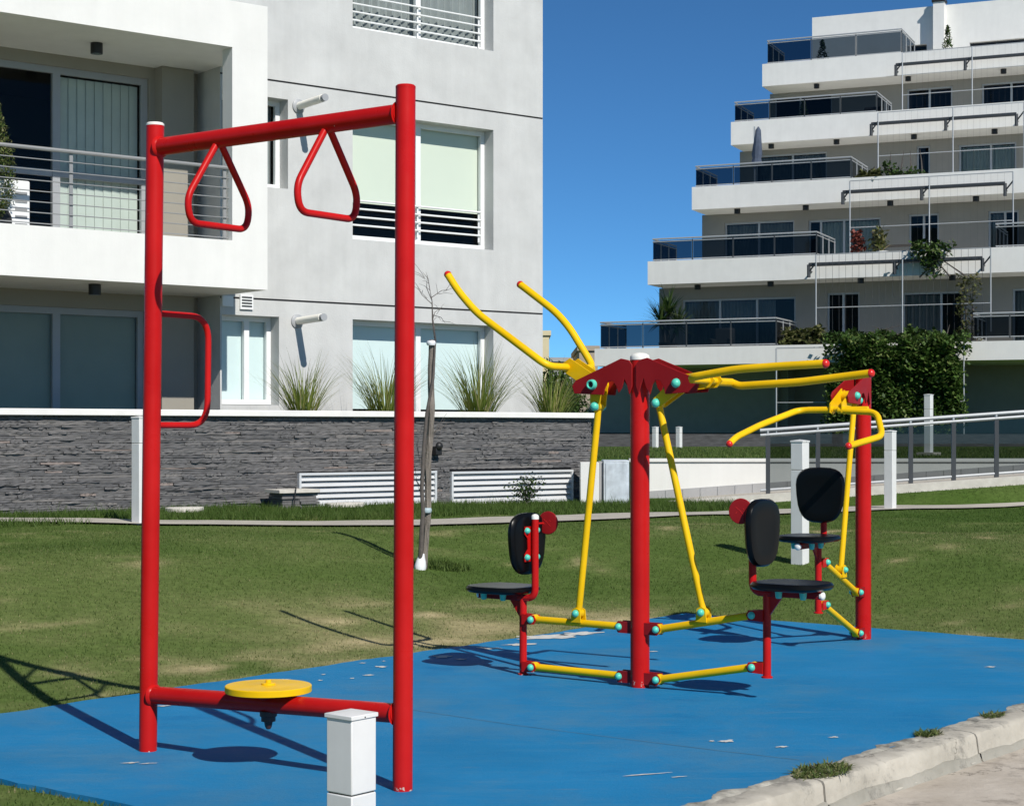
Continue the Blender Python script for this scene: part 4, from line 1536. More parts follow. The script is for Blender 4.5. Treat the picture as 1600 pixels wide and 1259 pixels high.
    # round badge on a stub beside the back tube
    dcen = P(bt, sign_side * 0.125, zt + 0.43)
    axis = Vector((-0.5, -0.86, 0.05)).normalized()
    ds = build(MB().lathe([(0.064, -0.003), (0.067, 0), (0.064, 0.004), (0.05, 0.005)], dcen, axis, 30), 'badge_disc', 'red_dark', bk)
    build(MB().tube([P(bt, 0, zt + 0.43), P(bt, sign_side * 0.08, zt + 0.43)], 0.006, 8), 'badge_stub', 'red', bk)
    side_v = axis.cross(Z).normalized()
    up_v = side_v.cross(axis)
    for k, (dx, dy, ln, an) in enumerate(((-0.012, -0.012, 0.022, 0.7), (0.004, 0.004, 0.022, 0.7), (0.02, 0.016, 0.016, 0.7), (-0.016, 0.012, 0.010, 0.7), (0.022, -0.008, 0.010, -0.8))):
        cc = dcen + axis * 0.0055 + side_v * dx + up_v * dy
        dd = side_v * math.cos(an) + up_v * math.sin(an)
        build(MB().obox(cc, dd * ln * 0.5, axis.cross(dd) * 0.0012, axis * 0.0008), 'engraved_mark', 'grip_red', ds)
    return P

def main_post(root, O, top, cap=True):
    p = build(MB().tube([Vector((O.x, O.y, PZ)), Vector((O.x, O.y, top))], 0.0525, 36), 'post', 'red', root)
    if cap:
        build(MB().lathe([(0.0545, -0.004), (0.0545, 0.012), (0.050, 0.022), (0.036, 0.031), (0.016, 0.036), (0.003, 0.037)], (O.x, O.y, top), seg=32), 'post_cap', 'white_cap', p)

O = Vector((0.70, 9.63, PZ))
dm = empty('pull_machine', O)
tag(dm, 'red and yellow exercise machine with two back-to-back seats and a lever for each', 'exercise machine')
main_post(dm, O, 1.806)
U = Vector((0.8, -0.6))
W_ = Vector((0.6, 0.8))
def hpath(cross_s, cross_z, k, uu, ww, pxs, start):
    """handle in the vertical plane along uu through the cross tube end"""
    E = Vector((O.x, O.y)) + uu * cross_s + ww * k
    pts = [Vector((*(Vector((O.x, O.y)) + uu * cross_s + ww * (k * start)), cross_z)), Vector((E.x, E.y, cross_z))]
    for (a, b_) in pxs:
        pts.append(hit_vplane(a, b_, E, uu))
    return pts
uL_, wL_ = -U, W_
handlesL = [hpath(.45, 1.77, -0.24, uL_, wL_, [(745, 489), (716, 455), (699, 428)], 0.25),
            hpath(.45, 1.77, 0.22, uL_, wL_, [(890, 512), (868, 487), (812, 444)], 0.25)]
station(dm, O, uL_, 0.0, (.45, 1.77), (.275, 1.55), handlesL, 1, open_cap=True)
handlesR = [hpath(.45, 1.69, -0.24, U, W_, [(1150, 577), (1220, 572), (1291, 568)], 0.25),
            hpath(.45, 1.675, 0.22, U, W_, [(1155, 603), (1250, 597), (1362, 583)], 0.25)]
station(dm, O, U, 0.115, (.45, 1.68), (.125, 1.565), handlesR, -1)

O = Vector((2.365, 11.85, PZ))
sm = empty('pull_machine', O)
tag(sm, 'red and yellow exercise machine with one raised seat, at the far edge of the pad', 'exercise machine')
main_post(sm, O, 1.775, False)
q = Vector((-0.55, -0.835)).normalized()
h3 = [[at(1302, 640, 11.5), at(1247, 641, 11.62), at(1188, 664, 11.3), at(1150, 683, 11.05), at(1139, 694, 10.97)],
      [at(1310, 641, 11.47), at(1370, 644, 11.33), at(1379, 681, 11.12), at(1325, 697, 10.8)]]
station(sm, O, q, 0.235, (.43, 1.555), (.16, 1.615), h3, 0, top=-0.025, pivot=(.27, 1.645))

# ------------------------------------------------------------------ bollards
def bollard(P, h, label, S=0.12, head=0.27, group='white square bollard lights', foot=False):
    t = empty('bollard', P)
    tag(t, label, 'bollard', group)
    e1, e2 = Vector((PA.x, PA.y, 0)), Vector((PB.x, PB.y, 0))
    build(MB().obox(P + Z * ((h - head) / 2 - 0.05), e1 * S / 2, e2 * S / 2, Z * ((h - head) / 2 + 0.05 - 0.002)), 'shaft', 'bollard', t, bevel=0.004)
    build(MB().obox(P + Z * (h - head - 0.0005), e1 * (S / 2 - .005), e2 * (S / 2 - .005), Z * 0.004), 'joint', 'black', t)
    hd = build(MB().obox(P + Z * (h - head / 2 - 0.006), e1 * S / 2, e2 * S / 2, Z * (head / 2 - 0.008)), 'head', 'bollard', t, bevel=0.004)
    k = S / 2 + 0.005
    mb = MB()
    c0 = P + Z * (h - 0.022)
    vs = [c0 + e1 * a * k + e2 * b_ * k for a, b_ in ((-1, -1), (1, -1), (1, 1), (-1, 1))]
    vs += [v + Z * 0.014 for v in vs] + [c0 + Z * 0.026]
    mb.add(vs, [(3, 2, 1, 0), (0, 1, 5, 4), (1, 2, 6, 5), (2, 3, 7, 6), (3, 0, 4, 7), (4, 5, 8), (5, 6, 8), (6, 7, 8), (7, 4, 8)])
    build(mb, 'lid', 'bollard', hd, bevel=0.002)
    build(MB().dome(c0 + e2 * (k - 0.001) + Z * 0.005, e2, 0.004, 0.002, 8, 2), 'screw', 'black', hd)
    if foot:
        build(MB().obox(P + Z * 0.02, e1 * 0.16, e2 * 0.16, Z * 0.035), 'footing', 'path', t)
    return t
D0 = 5.85
zt_ = at(549, 1109, D0)
bollard(Vector((zt_.x, zt_.y, -0.03)), zt_.z + 0.03, 'short white square bollard at the pad edge before the yellow twist disc', S=0.117)
def bollard_px(px, ytop, ybase, label):
    P = ground_hit(px, ybase)
    return bollard(P, (ybase - ytop) / F * P.y, label)
bollard_px(219, 650, 819, 'white bollard on the footpath behind the red post of the ring frame')
bollard_px(1250, 687, 880, 'white bollard standing on the lawn behind the raised black seat')
bollard_px(1391, 672, 796, 'white bollard beside the footpath before the glass ramp railing')

# ------------------------------------------------------------------ staked sapling
P = ground_hit(656, 889)
Ds = P.y
mb = MB()
cps = [P + Vector((0.03, 0.03, -0.1)), at(668, 800, Ds + .02), at(671, 690, Ds + .02), at(675, 531, Ds + .02)]
ctr = []
for k in range(3):
    for j in range(14):
        ctr.append(cps[k].lerp(cps[k + 1], j / 14))
ctr.append(cps[3])
for i, c in enumerate(ctr):
    for (a, b_) in ((-1, -.35), (-.35, -1), (.4, -1), (1, -.3), (1, .4), (.3, 1), (-.4, 1), (-1, .4)):
        r = 0.027 * (1 + 0.2 * mnoise.noise(Vector((a * 3, b_ * 3, i * 0.35))))
        mb.v.append((c.x + a * r + 0.022 * mnoise.noise(Vector((i * 0.11, 1, 1))), c.y + b_ * r, c.z))
for i in range(len(ctr) - 1):
    for k in range(8):
        q_ = i * 8
        mb.f.append((q_ + k, q_ + (k + 1) % 8, q_ + 8 + (k + 1) % 8, q_ + 8 + k))
mb.f.append(tuple((len(ctr) - 1) * 8 + k for k in range(8)))
stake = build(mb, 'stake', 'timber', None, loc=P)
tag(stake, 'weathered grey timber stake supporting the bare sapling on the lawn', 'stake')
tr = empty('sapling', P)
tag(tr, 'thin bare sapling tied to a timber stake with white wrap at its foot', 'tree')
trunk_px = [(654, 888), (659, 830), (661, 800), (659, 765), (662, 700), (667, 645), (677, 590), (680, 530), (676, 500), (675, 470), (672, 455)]
tp = [at(x, y, Ds - 0.045 + 0.005 * i) for i, (x, y) in enumerate(trunk_px)]
tp[0] = P + Vector((0, 0, -0.03))
build(MB().tube(tp, [0.022, 0.020, 0.018, 0.017, 0.015, 0.014, 0.012, 0.009, 0.007, 0.004, 0.002], 8), 'trunk', 'bark', tr)
rb = random.Random(5)
for (sx, sy, ex, ey, n) in ((672, 455, 660, 425, 2), (674, 465, 700, 452, 3), (675, 475, 652, 448, 2), (676, 492, 696, 505, 2), (664, 770, 648, 730, 3), (665, 760, 650, 690, 3), (667, 715, 686, 660, 2), (663, 785, 646, 745, 2), (668, 690, 690, 668, 2), (676, 500, 690, 480, 2), (675, 470, 668, 430, 2)):
    a, c = at(sx, sy, Ds), at(ex, ey, Ds + rb.uniform(-.2, .2))
    mid = a.lerp(c, 0.5) + Vector((rb.uniform(-.03, .03), rb.uniform(-.03, .03), rb.uniform(-.01, .03)))
    br = build(MB().tube([a, mid, c], [0.0035, 0.0028, 0.001], 5), 'branch', 'bark', tr)
    for k in range(n + 1):
        t = rb.uniform(0.3, 0.9)
        s = a.lerp(c, t)
        e = s + (c - a) * rb.uniform(0.2, 0.5) + Vector((rb.uniform(-.09, .09), rb.uniform(-.09, .09), rb.uniform(-.05, .08)))
        build(MB().tube([s, s.lerp(e, 0.5) + Vector((0, 0, 0.01)), e], [0.002, 0.0016, 0.0008], 4), 'twig', 'bark', br)
mb = MB().lathe([(0.042, -0.03), (0.050, 0.0), (0.050, 0.03), (0.043, 0.07), (0.032, 0.10), (0.026, 0.13), (0.024, 0.135)], P, (0.12, 0, 1), 14)
mb.v = [(x + 0.005 * mnoise.noise(Vector((x * 40, y * 40, z * 40))), y, z) for x, y, z in mb.v]
build(mb, 'trunk_wrap', 'wrap', tr)
for (px, py) in ((667, 797), (674, 536)):
    build(MB().lathe([(0.036, -0.02), (0.042, -0.005), (0.042, 0.006), (0.036, 0.02)], at(px, py, Ds + 0.0), seg=12), 'tie', 'tie' if py > 600 else 'wrap', tr)

# small shrub in front of the second vent
P = WALLF.w(WALLF.u(822, -0.55), -0.55, 0)
P.z = ground(P.x, P.y)
sh = empty('young_shrub', P)
tag(sh, 'small leafy shrub in the grass before the louvred vent', 'shrub')
stems = []
for k in range(9):
    e = P + Vector((random.uniform(-.26, .22), random.uniform(-.15, .15), random.uniform(0.2, 0.40)))
    stems.append(e)
    build(MB().tube([P, P.lerp(e, 0.5) + Vector((0, 0, 0.06)), e], [0.006, 0.005, 0.002], 5), 'stem', 'bark', sh)
def gen(mb, vals):
    for _ in range(620):
        e = random.choice(stems)
        t = random.uniform(0.3, 1.05)
        q_ = P.lerp(e, t) + Vector((random.gauss(0, .05), random.gauss(0, .05), random.gauss(0.02, .05)))
        leaf_mesh(mb, vals, q_, random.uniform(0.03, 0.055), 1.0, 0.6)
leaves_obj('foliage', 'leaf', sh, gen)

# slate pedestal and stone slabs by the wall
P = WALLF.w(WALLF.u(458, -0.32), -0.32, 0)
P.z = ground(P.x, P.y)
ped = empty('stone_pedestal', P, ANG1)
tag(ped, 'low slate pedestal with pale capstone and bent black rod by the wall', 'pedestal')
sc_ = P.y / F
wd, ht = 66 * sc_ / 0.9, 30 * sc_
for k in range(6):
    h = ht * 0.86 / 6
    for j in range(2):
        x0 = -wd / 2 + 0.06 + j * (wd - .08) / 2 + random.uniform(-.02, .02)
        mb = MB().box(x0, x0 + (wd - .08) / 2 + (0.0 if j == 0 else 0.02) - 0.006, -0.1 - random.uniform(0, 0.03), 0.2, k * h, (k + 1) * h - 0.004)
        o = build(mb, 'stone', 'stone', ped, local=True)
        fattr(o.data, 'rnd', [random.uniform(0.3, 0.8)] * 8)
build(MB().box(-wd / 2, wd / 2, -0.16, 0.2, ht * 0.87, ht * 0.87 + 0.045), 'capstone', 'slab', ped, local=True, bevel=0.006)
build(MB().tube(fillet([(-wd * .42, -0.18, ht + .05), (-wd * .12, -0.18, ht + .04), (-wd * .2, -0.18, -0.05)], 0.02), 0.008, 8), 'rod', 'black', ped, local=True)
for i, (px, py, hw, lab) in enumerate(((288, -0.75, 0.24, 'flat pale stone slab in the grass behind the red frame post'), (540, -0.35, 0.30, 'flat pale stone slab lying under the louvred vent'))):
    P = WALLF.w(WALLF.u(px, py), py, 0)
    P.z = ground(P.x, P.y)
    mb = MB()
    pts = [Vector((math.cos(a) * hw * random.uniform(.85, 1.1), math.sin(a) * 0.16 * random.uniform(.85, 1.1), 0)) for a in [2 * math.pi * k / 12 for k in range(12)]]
    mb.prism([(v.x, v.y) for v in pts], P + Z * 0.05, B1.ex, B1.ey, Z, 0.06)
    o = build(mb, 'stone_slab', 'slab', None, loc=P, bevel=0.01)
    tag(o, lab, 'slab')

# weeds on the kerb
for i, (px, py, r, n, lab) in enumerate(((1283, 1204, 0.17, 900, 'wide tuft of weeds rooted in the kerb joint, the largest of three'),
                                         (1450, 1146, 0.085, 380, 'round tuft of weeds between the blue pad and the kerb, the middle of three'),
                                         (1552, 1117, 0.08, 220, 'low sparse tuft of weeds on the kerb, the farthest along it of three'))):
    P = CAMV + ray(px, py) * ((CAM_H - 0.02) * F / (py - HY))
    def gen(mb, vals, P=P, r=r, n=n):
        for _ in range(n):
            a, k = random.uniform(0, 2 * math.pi), r * math.sqrt(random.random())
            v = PA * math.cos(a) * k * 1.1 + PB * math.sin(a) * k * 0.55
            b_ = Vector((P.x + v.x, P.y + v.y, 0.018))
            strip_blade(mb, vals, b_, random.uniform(0, 6.28), random.uniform(0.02, 0.05), random.uniform(0.0025, 0.005), random.uniform(0.0, 0.9), random.uniform(0.3, 1.6), 3)
    w_ = leaves_obj('weed_tuft', 'weed', None, gen, loc=Vector((P.x, P.y, 0.0)))
    tag(w_, lab, 'weed', 'weed tufts along the kerb')

# ------------------------------------------------------------------ ramp, terrace and its glass railing
TZ = 0.97
DW, DR = 27.0, 25.3
def X(px, D):
    return (px - CX) / F * D
mb = MB().box(X(925, DW) - 2.5, 90, DW + 0.22, 90, 0.0, TZ)
ter = build(mb, 'terrace', 'lawn', smooth=False)
tag(ter, 'raised grass terrace in front of the stepped building', kind='structure')
x = RNG.uniform(0.5, 12, 26000)
y = RNG.uniform(DW + 0.3, 44, 26000)
tw = MB()
for a, c in zip(x, y):
    an = random.uniform(0, 6.28)
    k = len(tw.v)
    tw.v += [(a - .008 * math.cos(an), c - .008 * math.sin(an), TZ - .003), (a + .008 * math.cos(an), c + .008 * math.sin(an), TZ - .003), (a + random.uniform(-.03, .03), c + random.uniform(-.03, .03), TZ + random.uniform(.03, .06))]
    tw.f.append((k, k + 1, k + 2))
g = build(tw, 'grass', 'blade', smooth=False)
fattr(g.data, 'dry', np.repeat(np.clip(RNG.normal(0.3, 0.12, 26000), 0, 1), 3))
tag(g, 'short grass on the raised terrace behind the white ramp wall', 'grass', kind='stuff')

RS = 0.0713
def ramp_z(x):
    return 0.365 + RS * (x - X(1060, DR))
rw = empty('ramp_wall', (X(1100, DW), DW, 0.3))
tag(rw, 'white rendered wall with dark plinth along the ramp', 'wall')
x0, x1 = X(985, DW), X(1800, DW)
build(MB().box(x0, x1, DW, DW + 0.22, 0.1, TZ - 0.045), 'wall_face', 'white_wall', rw)
build(MB().box(x0 - .02, x1, DW - 0.03, DW + 0.25, TZ - 0.04, TZ + 0.012), 'coping', 'white_wall', rw, bevel=0.005)
mb = MB()
n = 30
for i in range(n):
    a, c = x0 + (x1 - x0) * i / n + .004, x0 + (x1 - x0) * (i + 1) / n - .004
    mb = MB()
    za, zc = max(ramp_z(a), 0.30), max(ramp_z(c), 0.30)
    mb.add([(a, DW - .012, za - .05), (c, DW - .012, zc - .05), (c, DW - .012, zc + .14), (a, DW - .012, za + .14), (a, DW, za - .05), (c, DW, zc - .05), (c, DW, zc + .14), (a, DW, za + .14)],
           [(0, 1, 2, 3), (4, 7, 6, 5), (3, 2, 6, 7), (0, 4, 5, 1), (0, 3, 7, 4), (1, 5, 6, 2)])
    build(mb, 'plinth_tile', 'far_grey', rw)
xa, xb = X(1040, DR), X(1820, DR)
mb = MB()
za, zb = ramp_z(xa), ramp_z(xb)
mb.add([(xa, DR - .12, za), (xb, DR - .12, zb), (xb, DW - .002, zb), (xa, DW - .002, za), (xa, DR - .12, -.1), (xb, DR - .12, -.1), (xb, DW - .002, -.1), (xa, DW - .002, -.1)],
       [(0, 1, 2, 3), (0, 4, 5, 1), (1, 5, 6, 2), (3, 7, 4, 0)])
rp = build(mb, 'ramp', 'path', smooth=False)
tag(rp, 'concrete access ramp rising beside the white wall', kind='structure')
mb = MB()
mb.add([(xa, DR - .16, za + .05), (xb, DR - .16, zb + .05), (xb, DR + .06, zb + .05), (xa, DR + .06, za + .05), (xa, DR - .16, .0), (xb, DR - .16, .0), (xb, DR + .06, .0), (xa, DR + .06, .0)],
       [(0, 1, 2, 3), (0, 4, 5, 1), (1, 5, 6, 2), (2, 6, 7, 3), (3, 7, 4, 0)])
rk = build(mb, 'ramp_kerb', 'slab', smooth=False)
tag(rk, 'cream concrete kerb edging the ramp under the glass railing', kind='structure')

rr = empty('glass_railing', (X(1200, DR), DR, ramp_z(X(1200, DR))))
tag(rr, 'grey steel and glass railing rising along the ramp', 'railing')
pp = [1200, 1278, 1350, 1423, 1490, 1557, 1628, 1705]
for px in pp:
    x = X(px, DR)
    z = ramp_z(x) + 0.05
    build(MB().box(x - .03, x + .03, DR - .02, DR + .02, z, z + 0.86), 'rail_post', 'steel_dark', rr)
for i in range(len(pp) - 1):
    a, c = X(pp[i], DR) + .034, X(pp[i + 1], DR) - .034
    za, zc = ramp_z(a), ramp_z(c)
    build(MB().quad((a, DR, za + .12), (c, DR, zc + .12), (c, DR, zc + .86), (a, DR, za + .86)), 'glass_panel', 'glass_ramp', rr)
a, c = X(1188, DR), X(1760, DR)
for dz_, dy, rad, mt in ((0.965, 0.04, 0.027, 'steel_light'), (0.895, -0.0, 0.024, 'steel_light'), (0.105, 0, 0.02, 'steel_light')):
    build(MB().tube([(a, DR + dy, ramp_z(a) + dz_), (c, DR + dy, ramp_z(c) + dz_)], rad, 10), 'hand_rail' if dz_ > .5 else 'bottom_rail', mt, rr)
for px in pp:
    x = X(px, DR)
    build(MB().box(x - .012, x + .012, DR - .01, DR + .05, ramp_z(x) + .90, ramp_z(x) + .95), 'rail_bracket', 'steel_light', rr)

# wall end pier and zinc cabinet
P = Vector((X(921, 24.1), 24.1, 0.3))
t = build(MB().box(X(907, 24.1), X(936, 24.1), 24.1, 24.4, 0.2, 1.418 - 50 / F * 24.1), 'pier', 'white_wall', None, loc=P, bevel=0.006)
tag(t, 'short white rendered pier between the slate wall and the zinc cabinet', 'pier')
P = Vector((X(962, 24.5), 24.5, 0.3))
cb = empty('zinc_cabinet', P)
tag(cb, 'weathered pale zinc utility cabinet beside the white pier', 'cabinet')
zt2 = 1.418 - 47 / F * 24.5
build(MB().box(X(943, 24.5), X(983, 24.5), 24.5, 25.1, 0.2, zt2), 'cabinet_body', 'zinc', cb, bevel=0.006)
build(MB().box(X(946, 24.5), X(980, 24.5), 24.488, 24.4995, 0.40, zt2 - 0.04), 'cabinet_door', 'zinc', cb, bevel=0.003)
build(MB().box(X(936.5, 24.5), X(942.5, 24.5), 24.55, 25.0, 0.2, zt2 - .02), 'gap_filler', 'far_grey', cb)  # grey strip added to paint in the dark gap between pier and cabinet

# far slate wall, far bollards
t = build(MB().box(X(880, 48), X(1640, 48), 48, 48.4, TZ - .05, 1.418 - 6 / F * 48), 'low_slate_wall', 'stone_far', None, loc=Vector((X(1100, 48), 48, TZ)))
tag(t, 'low dark slate wall at the back of the grass terrace', 'wall')
bollard(Vector((X(1451, 31.3), 31.3, TZ)), 1.09, 'tall white bollard on the terrace before the ivy covered trellis', foot=True)
for px in (1024, 1061):
    bollard(Vector((X(px, 45), 45, TZ)), 0.54, 'short white bollard standing before the far low slate wall', head=0.16, group='pair of short far bollards')

# ------------------------------------------------------------------ stepped apartment block (local x along its front, y inwards)
b2 = empty('stepped_building', (B2.O.x, B2.O.y, TZ), B2.ang)
tag(b2, 'stepped white apartment building with tinted glass balconies and planted trellises', 'building')
for k in list(ORG):
    pass
class L2:                                            # local frame whose z starts at the terrace
    pass
def bz(px, py, y):
    return B2.z(px, py, y) - TZ
def bu(px, y):
    return B2.u(px, y)
OFF = [0.0, 1.3, 3.9, 7.9, 12.0]
LEFT = [929, 1012, 1081, 1142, 1191]
FT = [(930, 545), (1013, 408.5), (1082, 292.5), (1143, 191), (1192, 100.5)]
FB = [(930, 572), (1013, 445), (1082, 328), (1143, 227), (1192, 135.5)]
GL = [(938, 504, 1213), (1020, 374, 1276), (1087, 260.5, 1330), (1148, 160.5, 1370), (1199, 64.5, 1409)]
WLEFT = [1030, 1097, 1156, 1203]
URB = bu(1760, 0)
ZF = []
for i in range(5):
    zt_ = bz(*FT[i], OFF[i])
    zb_ = bz(*FB[i], OFF[i])
    ZF.append((zb_, zt_))
DEEP = 26.0
# window rectangles of each storey (left px, right px, top px, bottom hidden behind the rail), cover
WIN = [[(1066, 1243, 466, ('curtain_grey', 0, .82), (1124, 1182)), (1292, 1343, 457, None, (1317,)), (1410, 1508, 456, ('curtain_grey', 0, .6), (1470,)), (1582, 1650, 450, ('curtain_grey', 0, 1), (1615,))],
       [(1132, 1241, 346, ('curtain_grey', 0, 1), (1185,)), (1263, 1376, 342, ('curtain', .15, 1), (1282, 1318)), (1420, 1467, 334, None, (1443,)), (1544, 1592, 329, ('curtain_grey', 0, .5), (1570,))],
       [(1180, 1292, 240, ('curtain_grey', 0, 1), (1238,)), (1432, 1453, 228, None, ()), (1498, 1588, 224, ('curtain', 0, 1), (1548,))],
       [(1210, 1300, 150, None, (1250,)), (1417, 1488, 137, None, (1452,)), (1534, 1612, 128, None, (1580,))]]
for i in range(5):
    y0 = OFF[i]
    zb_, zt_ = ZF[i]
    ul = bu(LEFT[i], y0)
    mb = MB()
    mb.box(ul, URB, y0, y0 + 0.22, zb_, zt_)
    mb.box(ul, ul + 0.22, y0 + 0.22, y0 + DEEP, zb_ + .0005, zt_ - .0005)
    mb.box(ul + 0.22, URB, y0 + 0.22, y0 + DEEP, zb_ + .001, zb_ + 0.28)
    build(mb, 'balcony_slab', 'white_wall', b2, local=True, smooth=False)
for i in range(4):
    yw_ = OFF[i + 1] + 1.7
    z0, z1 = ZF[i][0] + 0.28, ZF[i + 1][0] + 0.001
    ul = bu(WLEFT[i], yw_)
    hs = []
    for (xa, xb_, yt, cov, cuts) in WIN[i]:
        ua, ub = bu(xa, yw_), bu(xb_, yw_)
        zt_ = bz((xa + xb_) / 2, yt, yw_)
        hs.append((ua, ub, z0 + 0.08, min(zt_, z1 - 0.1), cov, [bu(c_, yw_) for c_ in cuts]))
    def dep(u, z):
        for h_ in hs:
            if h_[0] < u < h_[1] and h_[2] < z < h_[3]:
                return None
        return yw_
    mb = MB().relief([ul, URB] + [v for h_ in hs for v in h_[:2]], [z0, z1] + [v for h_ in hs for v in h_[2:4]], dep, yw_ + 0.14)
    mb.quad((ul, yw_, z0), (ul, yw_ + 14, z0), (ul, yw_ + 14, z1), (ul, yw_, z1))
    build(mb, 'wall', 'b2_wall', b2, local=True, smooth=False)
    for (ua, ub, za, zc, cov, cuts) in hs:
        cv = []
        if cov:
            cv = [(cov[0], ua + (ub - ua) * cov[1] + .04, ua + (ub - ua) * cov[2] - .04, za + .05, zc - .08, 'curtain')]
        window(b2, ua, ub, za, zc, yw_ + 0.09, cuts=[c_ for c_ in cuts if ua + .2 < c_ < ub - .2], fw=0.065, frame='steel_light', pane='glass_dark', cover=cv, room=1.6)
# lamps under the slabs
for (px, py, i) in ((1090, 448, 1), (1204, 443, 1), (1345, 436, 1), (1488, 433, 1), (1152, 329.5, 2), (1259, 323, 2), (1391, 316, 2), (1525, 309, 2), (1205, 226, 3), (1307, 218.5, 3), (1428, 210, 3), (1554, 202, 3), (1276, 131.5, 4), (1419, 120, 4), (1568, 109, 4)):
    zz = ZF[i][0] + TZ
    r = ray(px, py - 3)
    s = (zz - CAM_H) / r.z
    P = CAMV + r * s - B2.O
    u, y = P.dot(B2.ex), max(P.dot(B2.ey), OFF[i] + 0.35)
    u = bu(px, y)
    build(MB().lathe([(0.11, -0.17), (0.11, 0.0)], (u, y, ZF[i][0]), seg=14), 'ceiling_lamp', 'black', b2, local=True)
# ground floor
yg = 3.6
mb = MB()
mb.box(bu(934, yg), bu(1215, yg), yg, yg + 0.3, 0.35, ZF[0][0])
mb.box(bu(1215, yg), URB, yg + 1.2, yg + 1.5, 0.35, ZF[0][0])
mb.box(bu(1215, yg), bu(1215, yg) + 0.3, yg + .3, yg + 1.2, 0.35, ZF[0][0])
build(mb, 'ground_floor_wall', 'brown_wall', b2, local=True, smooth=False)
build(MB().box(bu(934, yg), URB, yg + 0.1, yg + 1.8, 0.0, 0.35), 'band', 'black', b2, local=True)  # black band along the foot of the ground floor wall

# glass balustrades
def balustrade(parent, y, ua, ub, z0, z1, left=True, right=True, pitch=1.15, ret=2.6):
    n = max(1, round((ub - ua) / pitch))
    for k in range(n):
        a, c = ua + (ub - ua) * k / n, ua + (ub - ua) * (k + 1) / n
        build(MB().quad((a + .03, y, z0 + .05), (c - .03, y, z0 + .05), (c - .03, y, z1 - .06), (a + .03, y, z1 - .06)), 'glass_panel', 'glass_tint', parent, local=True)
        build(MB().box(c - .018, c + .018, y - .02, y + .02, z0, z1 - .05), 'baluster', 'steel_dark', parent, local=True)
    for (x, on) in ((ua, left), (ub, right)):
        if not on:
            continue
        m_ = 3
        for k in range(m_):
            a, c = y + ret * k / m_, y + ret * (k + 1) / m_
            build(MB().quad((x, a + .03, z0 + .05), (x, c - .03, z0 + .05), (x, c - .03, z1 - .06), (x, a + .03, z1 - .06)), 'glass_panel', 'glass_tint', parent, local=True)
            build(MB().box(x - .02, x + .02, c - .018, c + .018, z0, z1 - .05), 'baluster', 'steel_light', parent, local=True)
    for zz, r_ in ((z1, 0.028), (z1 - .10, 0.018), (z0 + .05, 0.018)):
        pts = [(ua, y, zz), (ub, y, zz)]
        if left:
            pts = [(ua, y + ret, zz)] + pts
        if right:
            pts = pts + [(ub, y + ret, zz)]
        build(MB().tube(pts, r_, 6), 'hand_rail', 'steel_light', parent, local=True)
for i, (xa, yt, xb_) in enumerate(GL):
    y = OFF[i] + 0.11
    balustrade(b2, y, bu(xa, y), bu(xb_, y), ZF[i][1], bz(xa, yt, y), pitch=1.5 if i < 4 else 1.9)
y = 0.11
balustrade(b2, y, bu(1521, y), URB - .1, bz(1560, 528.5, y), bz(1560, 489, y), True, False)
y = OFF[1] + 0.11
balustrade(b2, y, bu(1556, y), URB - .1, ZF[1][1], bz(1580, 349, y), True, False)

# penthouse and chimney
yp = OFF[4] + 3.2
pl, ptop = bu(1269, yp), bz(1270, 28, yp)
mb = MB()
uo_ = (bu(1515, yp), bu(1640, yp), ZF[4][1] - 0.3, bz(1560, 63, yp))
ud_ = (bu(1424, yp), bu(1448, yp), ZF[4][1] - 0.3, bz(1436, 70, yp))
def dep(u, z):
    for a, c, p, q in (uo_, ud_):
        if a < u < c and p < z < q:
            return None
    return yp
zp0 = ZF[4][0] + 0.28
mb.relief([pl, URB, uo_[0], uo_[1], ud_[0], ud_[1]], [zp0, ptop, uo_[2], uo_[3], ud_[3]], dep, yp + 0.3)
mb.quad((pl, yp, ptop), (URB, yp, ptop), (URB, yp + 10, ptop), (pl, yp + 10, ptop))
mb.quad((pl, yp, zp0), (pl, yp + 10, zp0), (pl, yp + 10, ptop), (pl, yp, ptop))
build(mb, 'penthouse', 'white_wall', b2, local=True, smooth=False)
for r_ in (uo_, ud_):
    window(b2, r_[0], r_[1], r_[2], r_[3], yp + 0.2, cuts=[r_[0] + (r_[1] - r_[0]) * t for t in ((0.33, 0.66) if r_ is uo_ else ())], frame='steel_dark', pane='glass_dark', room=1.5)
ch0, ch1 = bu(1461, yp), bu(1478, yp)
chim = build(MB().box(ch0, ch1, yp - 0.45, yp - .001, zp0, bz(1468, 7, yp)), 'chimney', 'white_wall', b2, local=True)
zc = bz(1468, 7, yp)
build(MB().box(ch0 - .05, ch1 + .05, yp - 0.5, yp + 0.05, zc + .001, zc + 0.10).box(ch0 + .06, ch1 - .06, yp - 0.38, yp - .1, zc + .10, zc + 0.35), 'chimney_cap', 'black', chim, local=True)

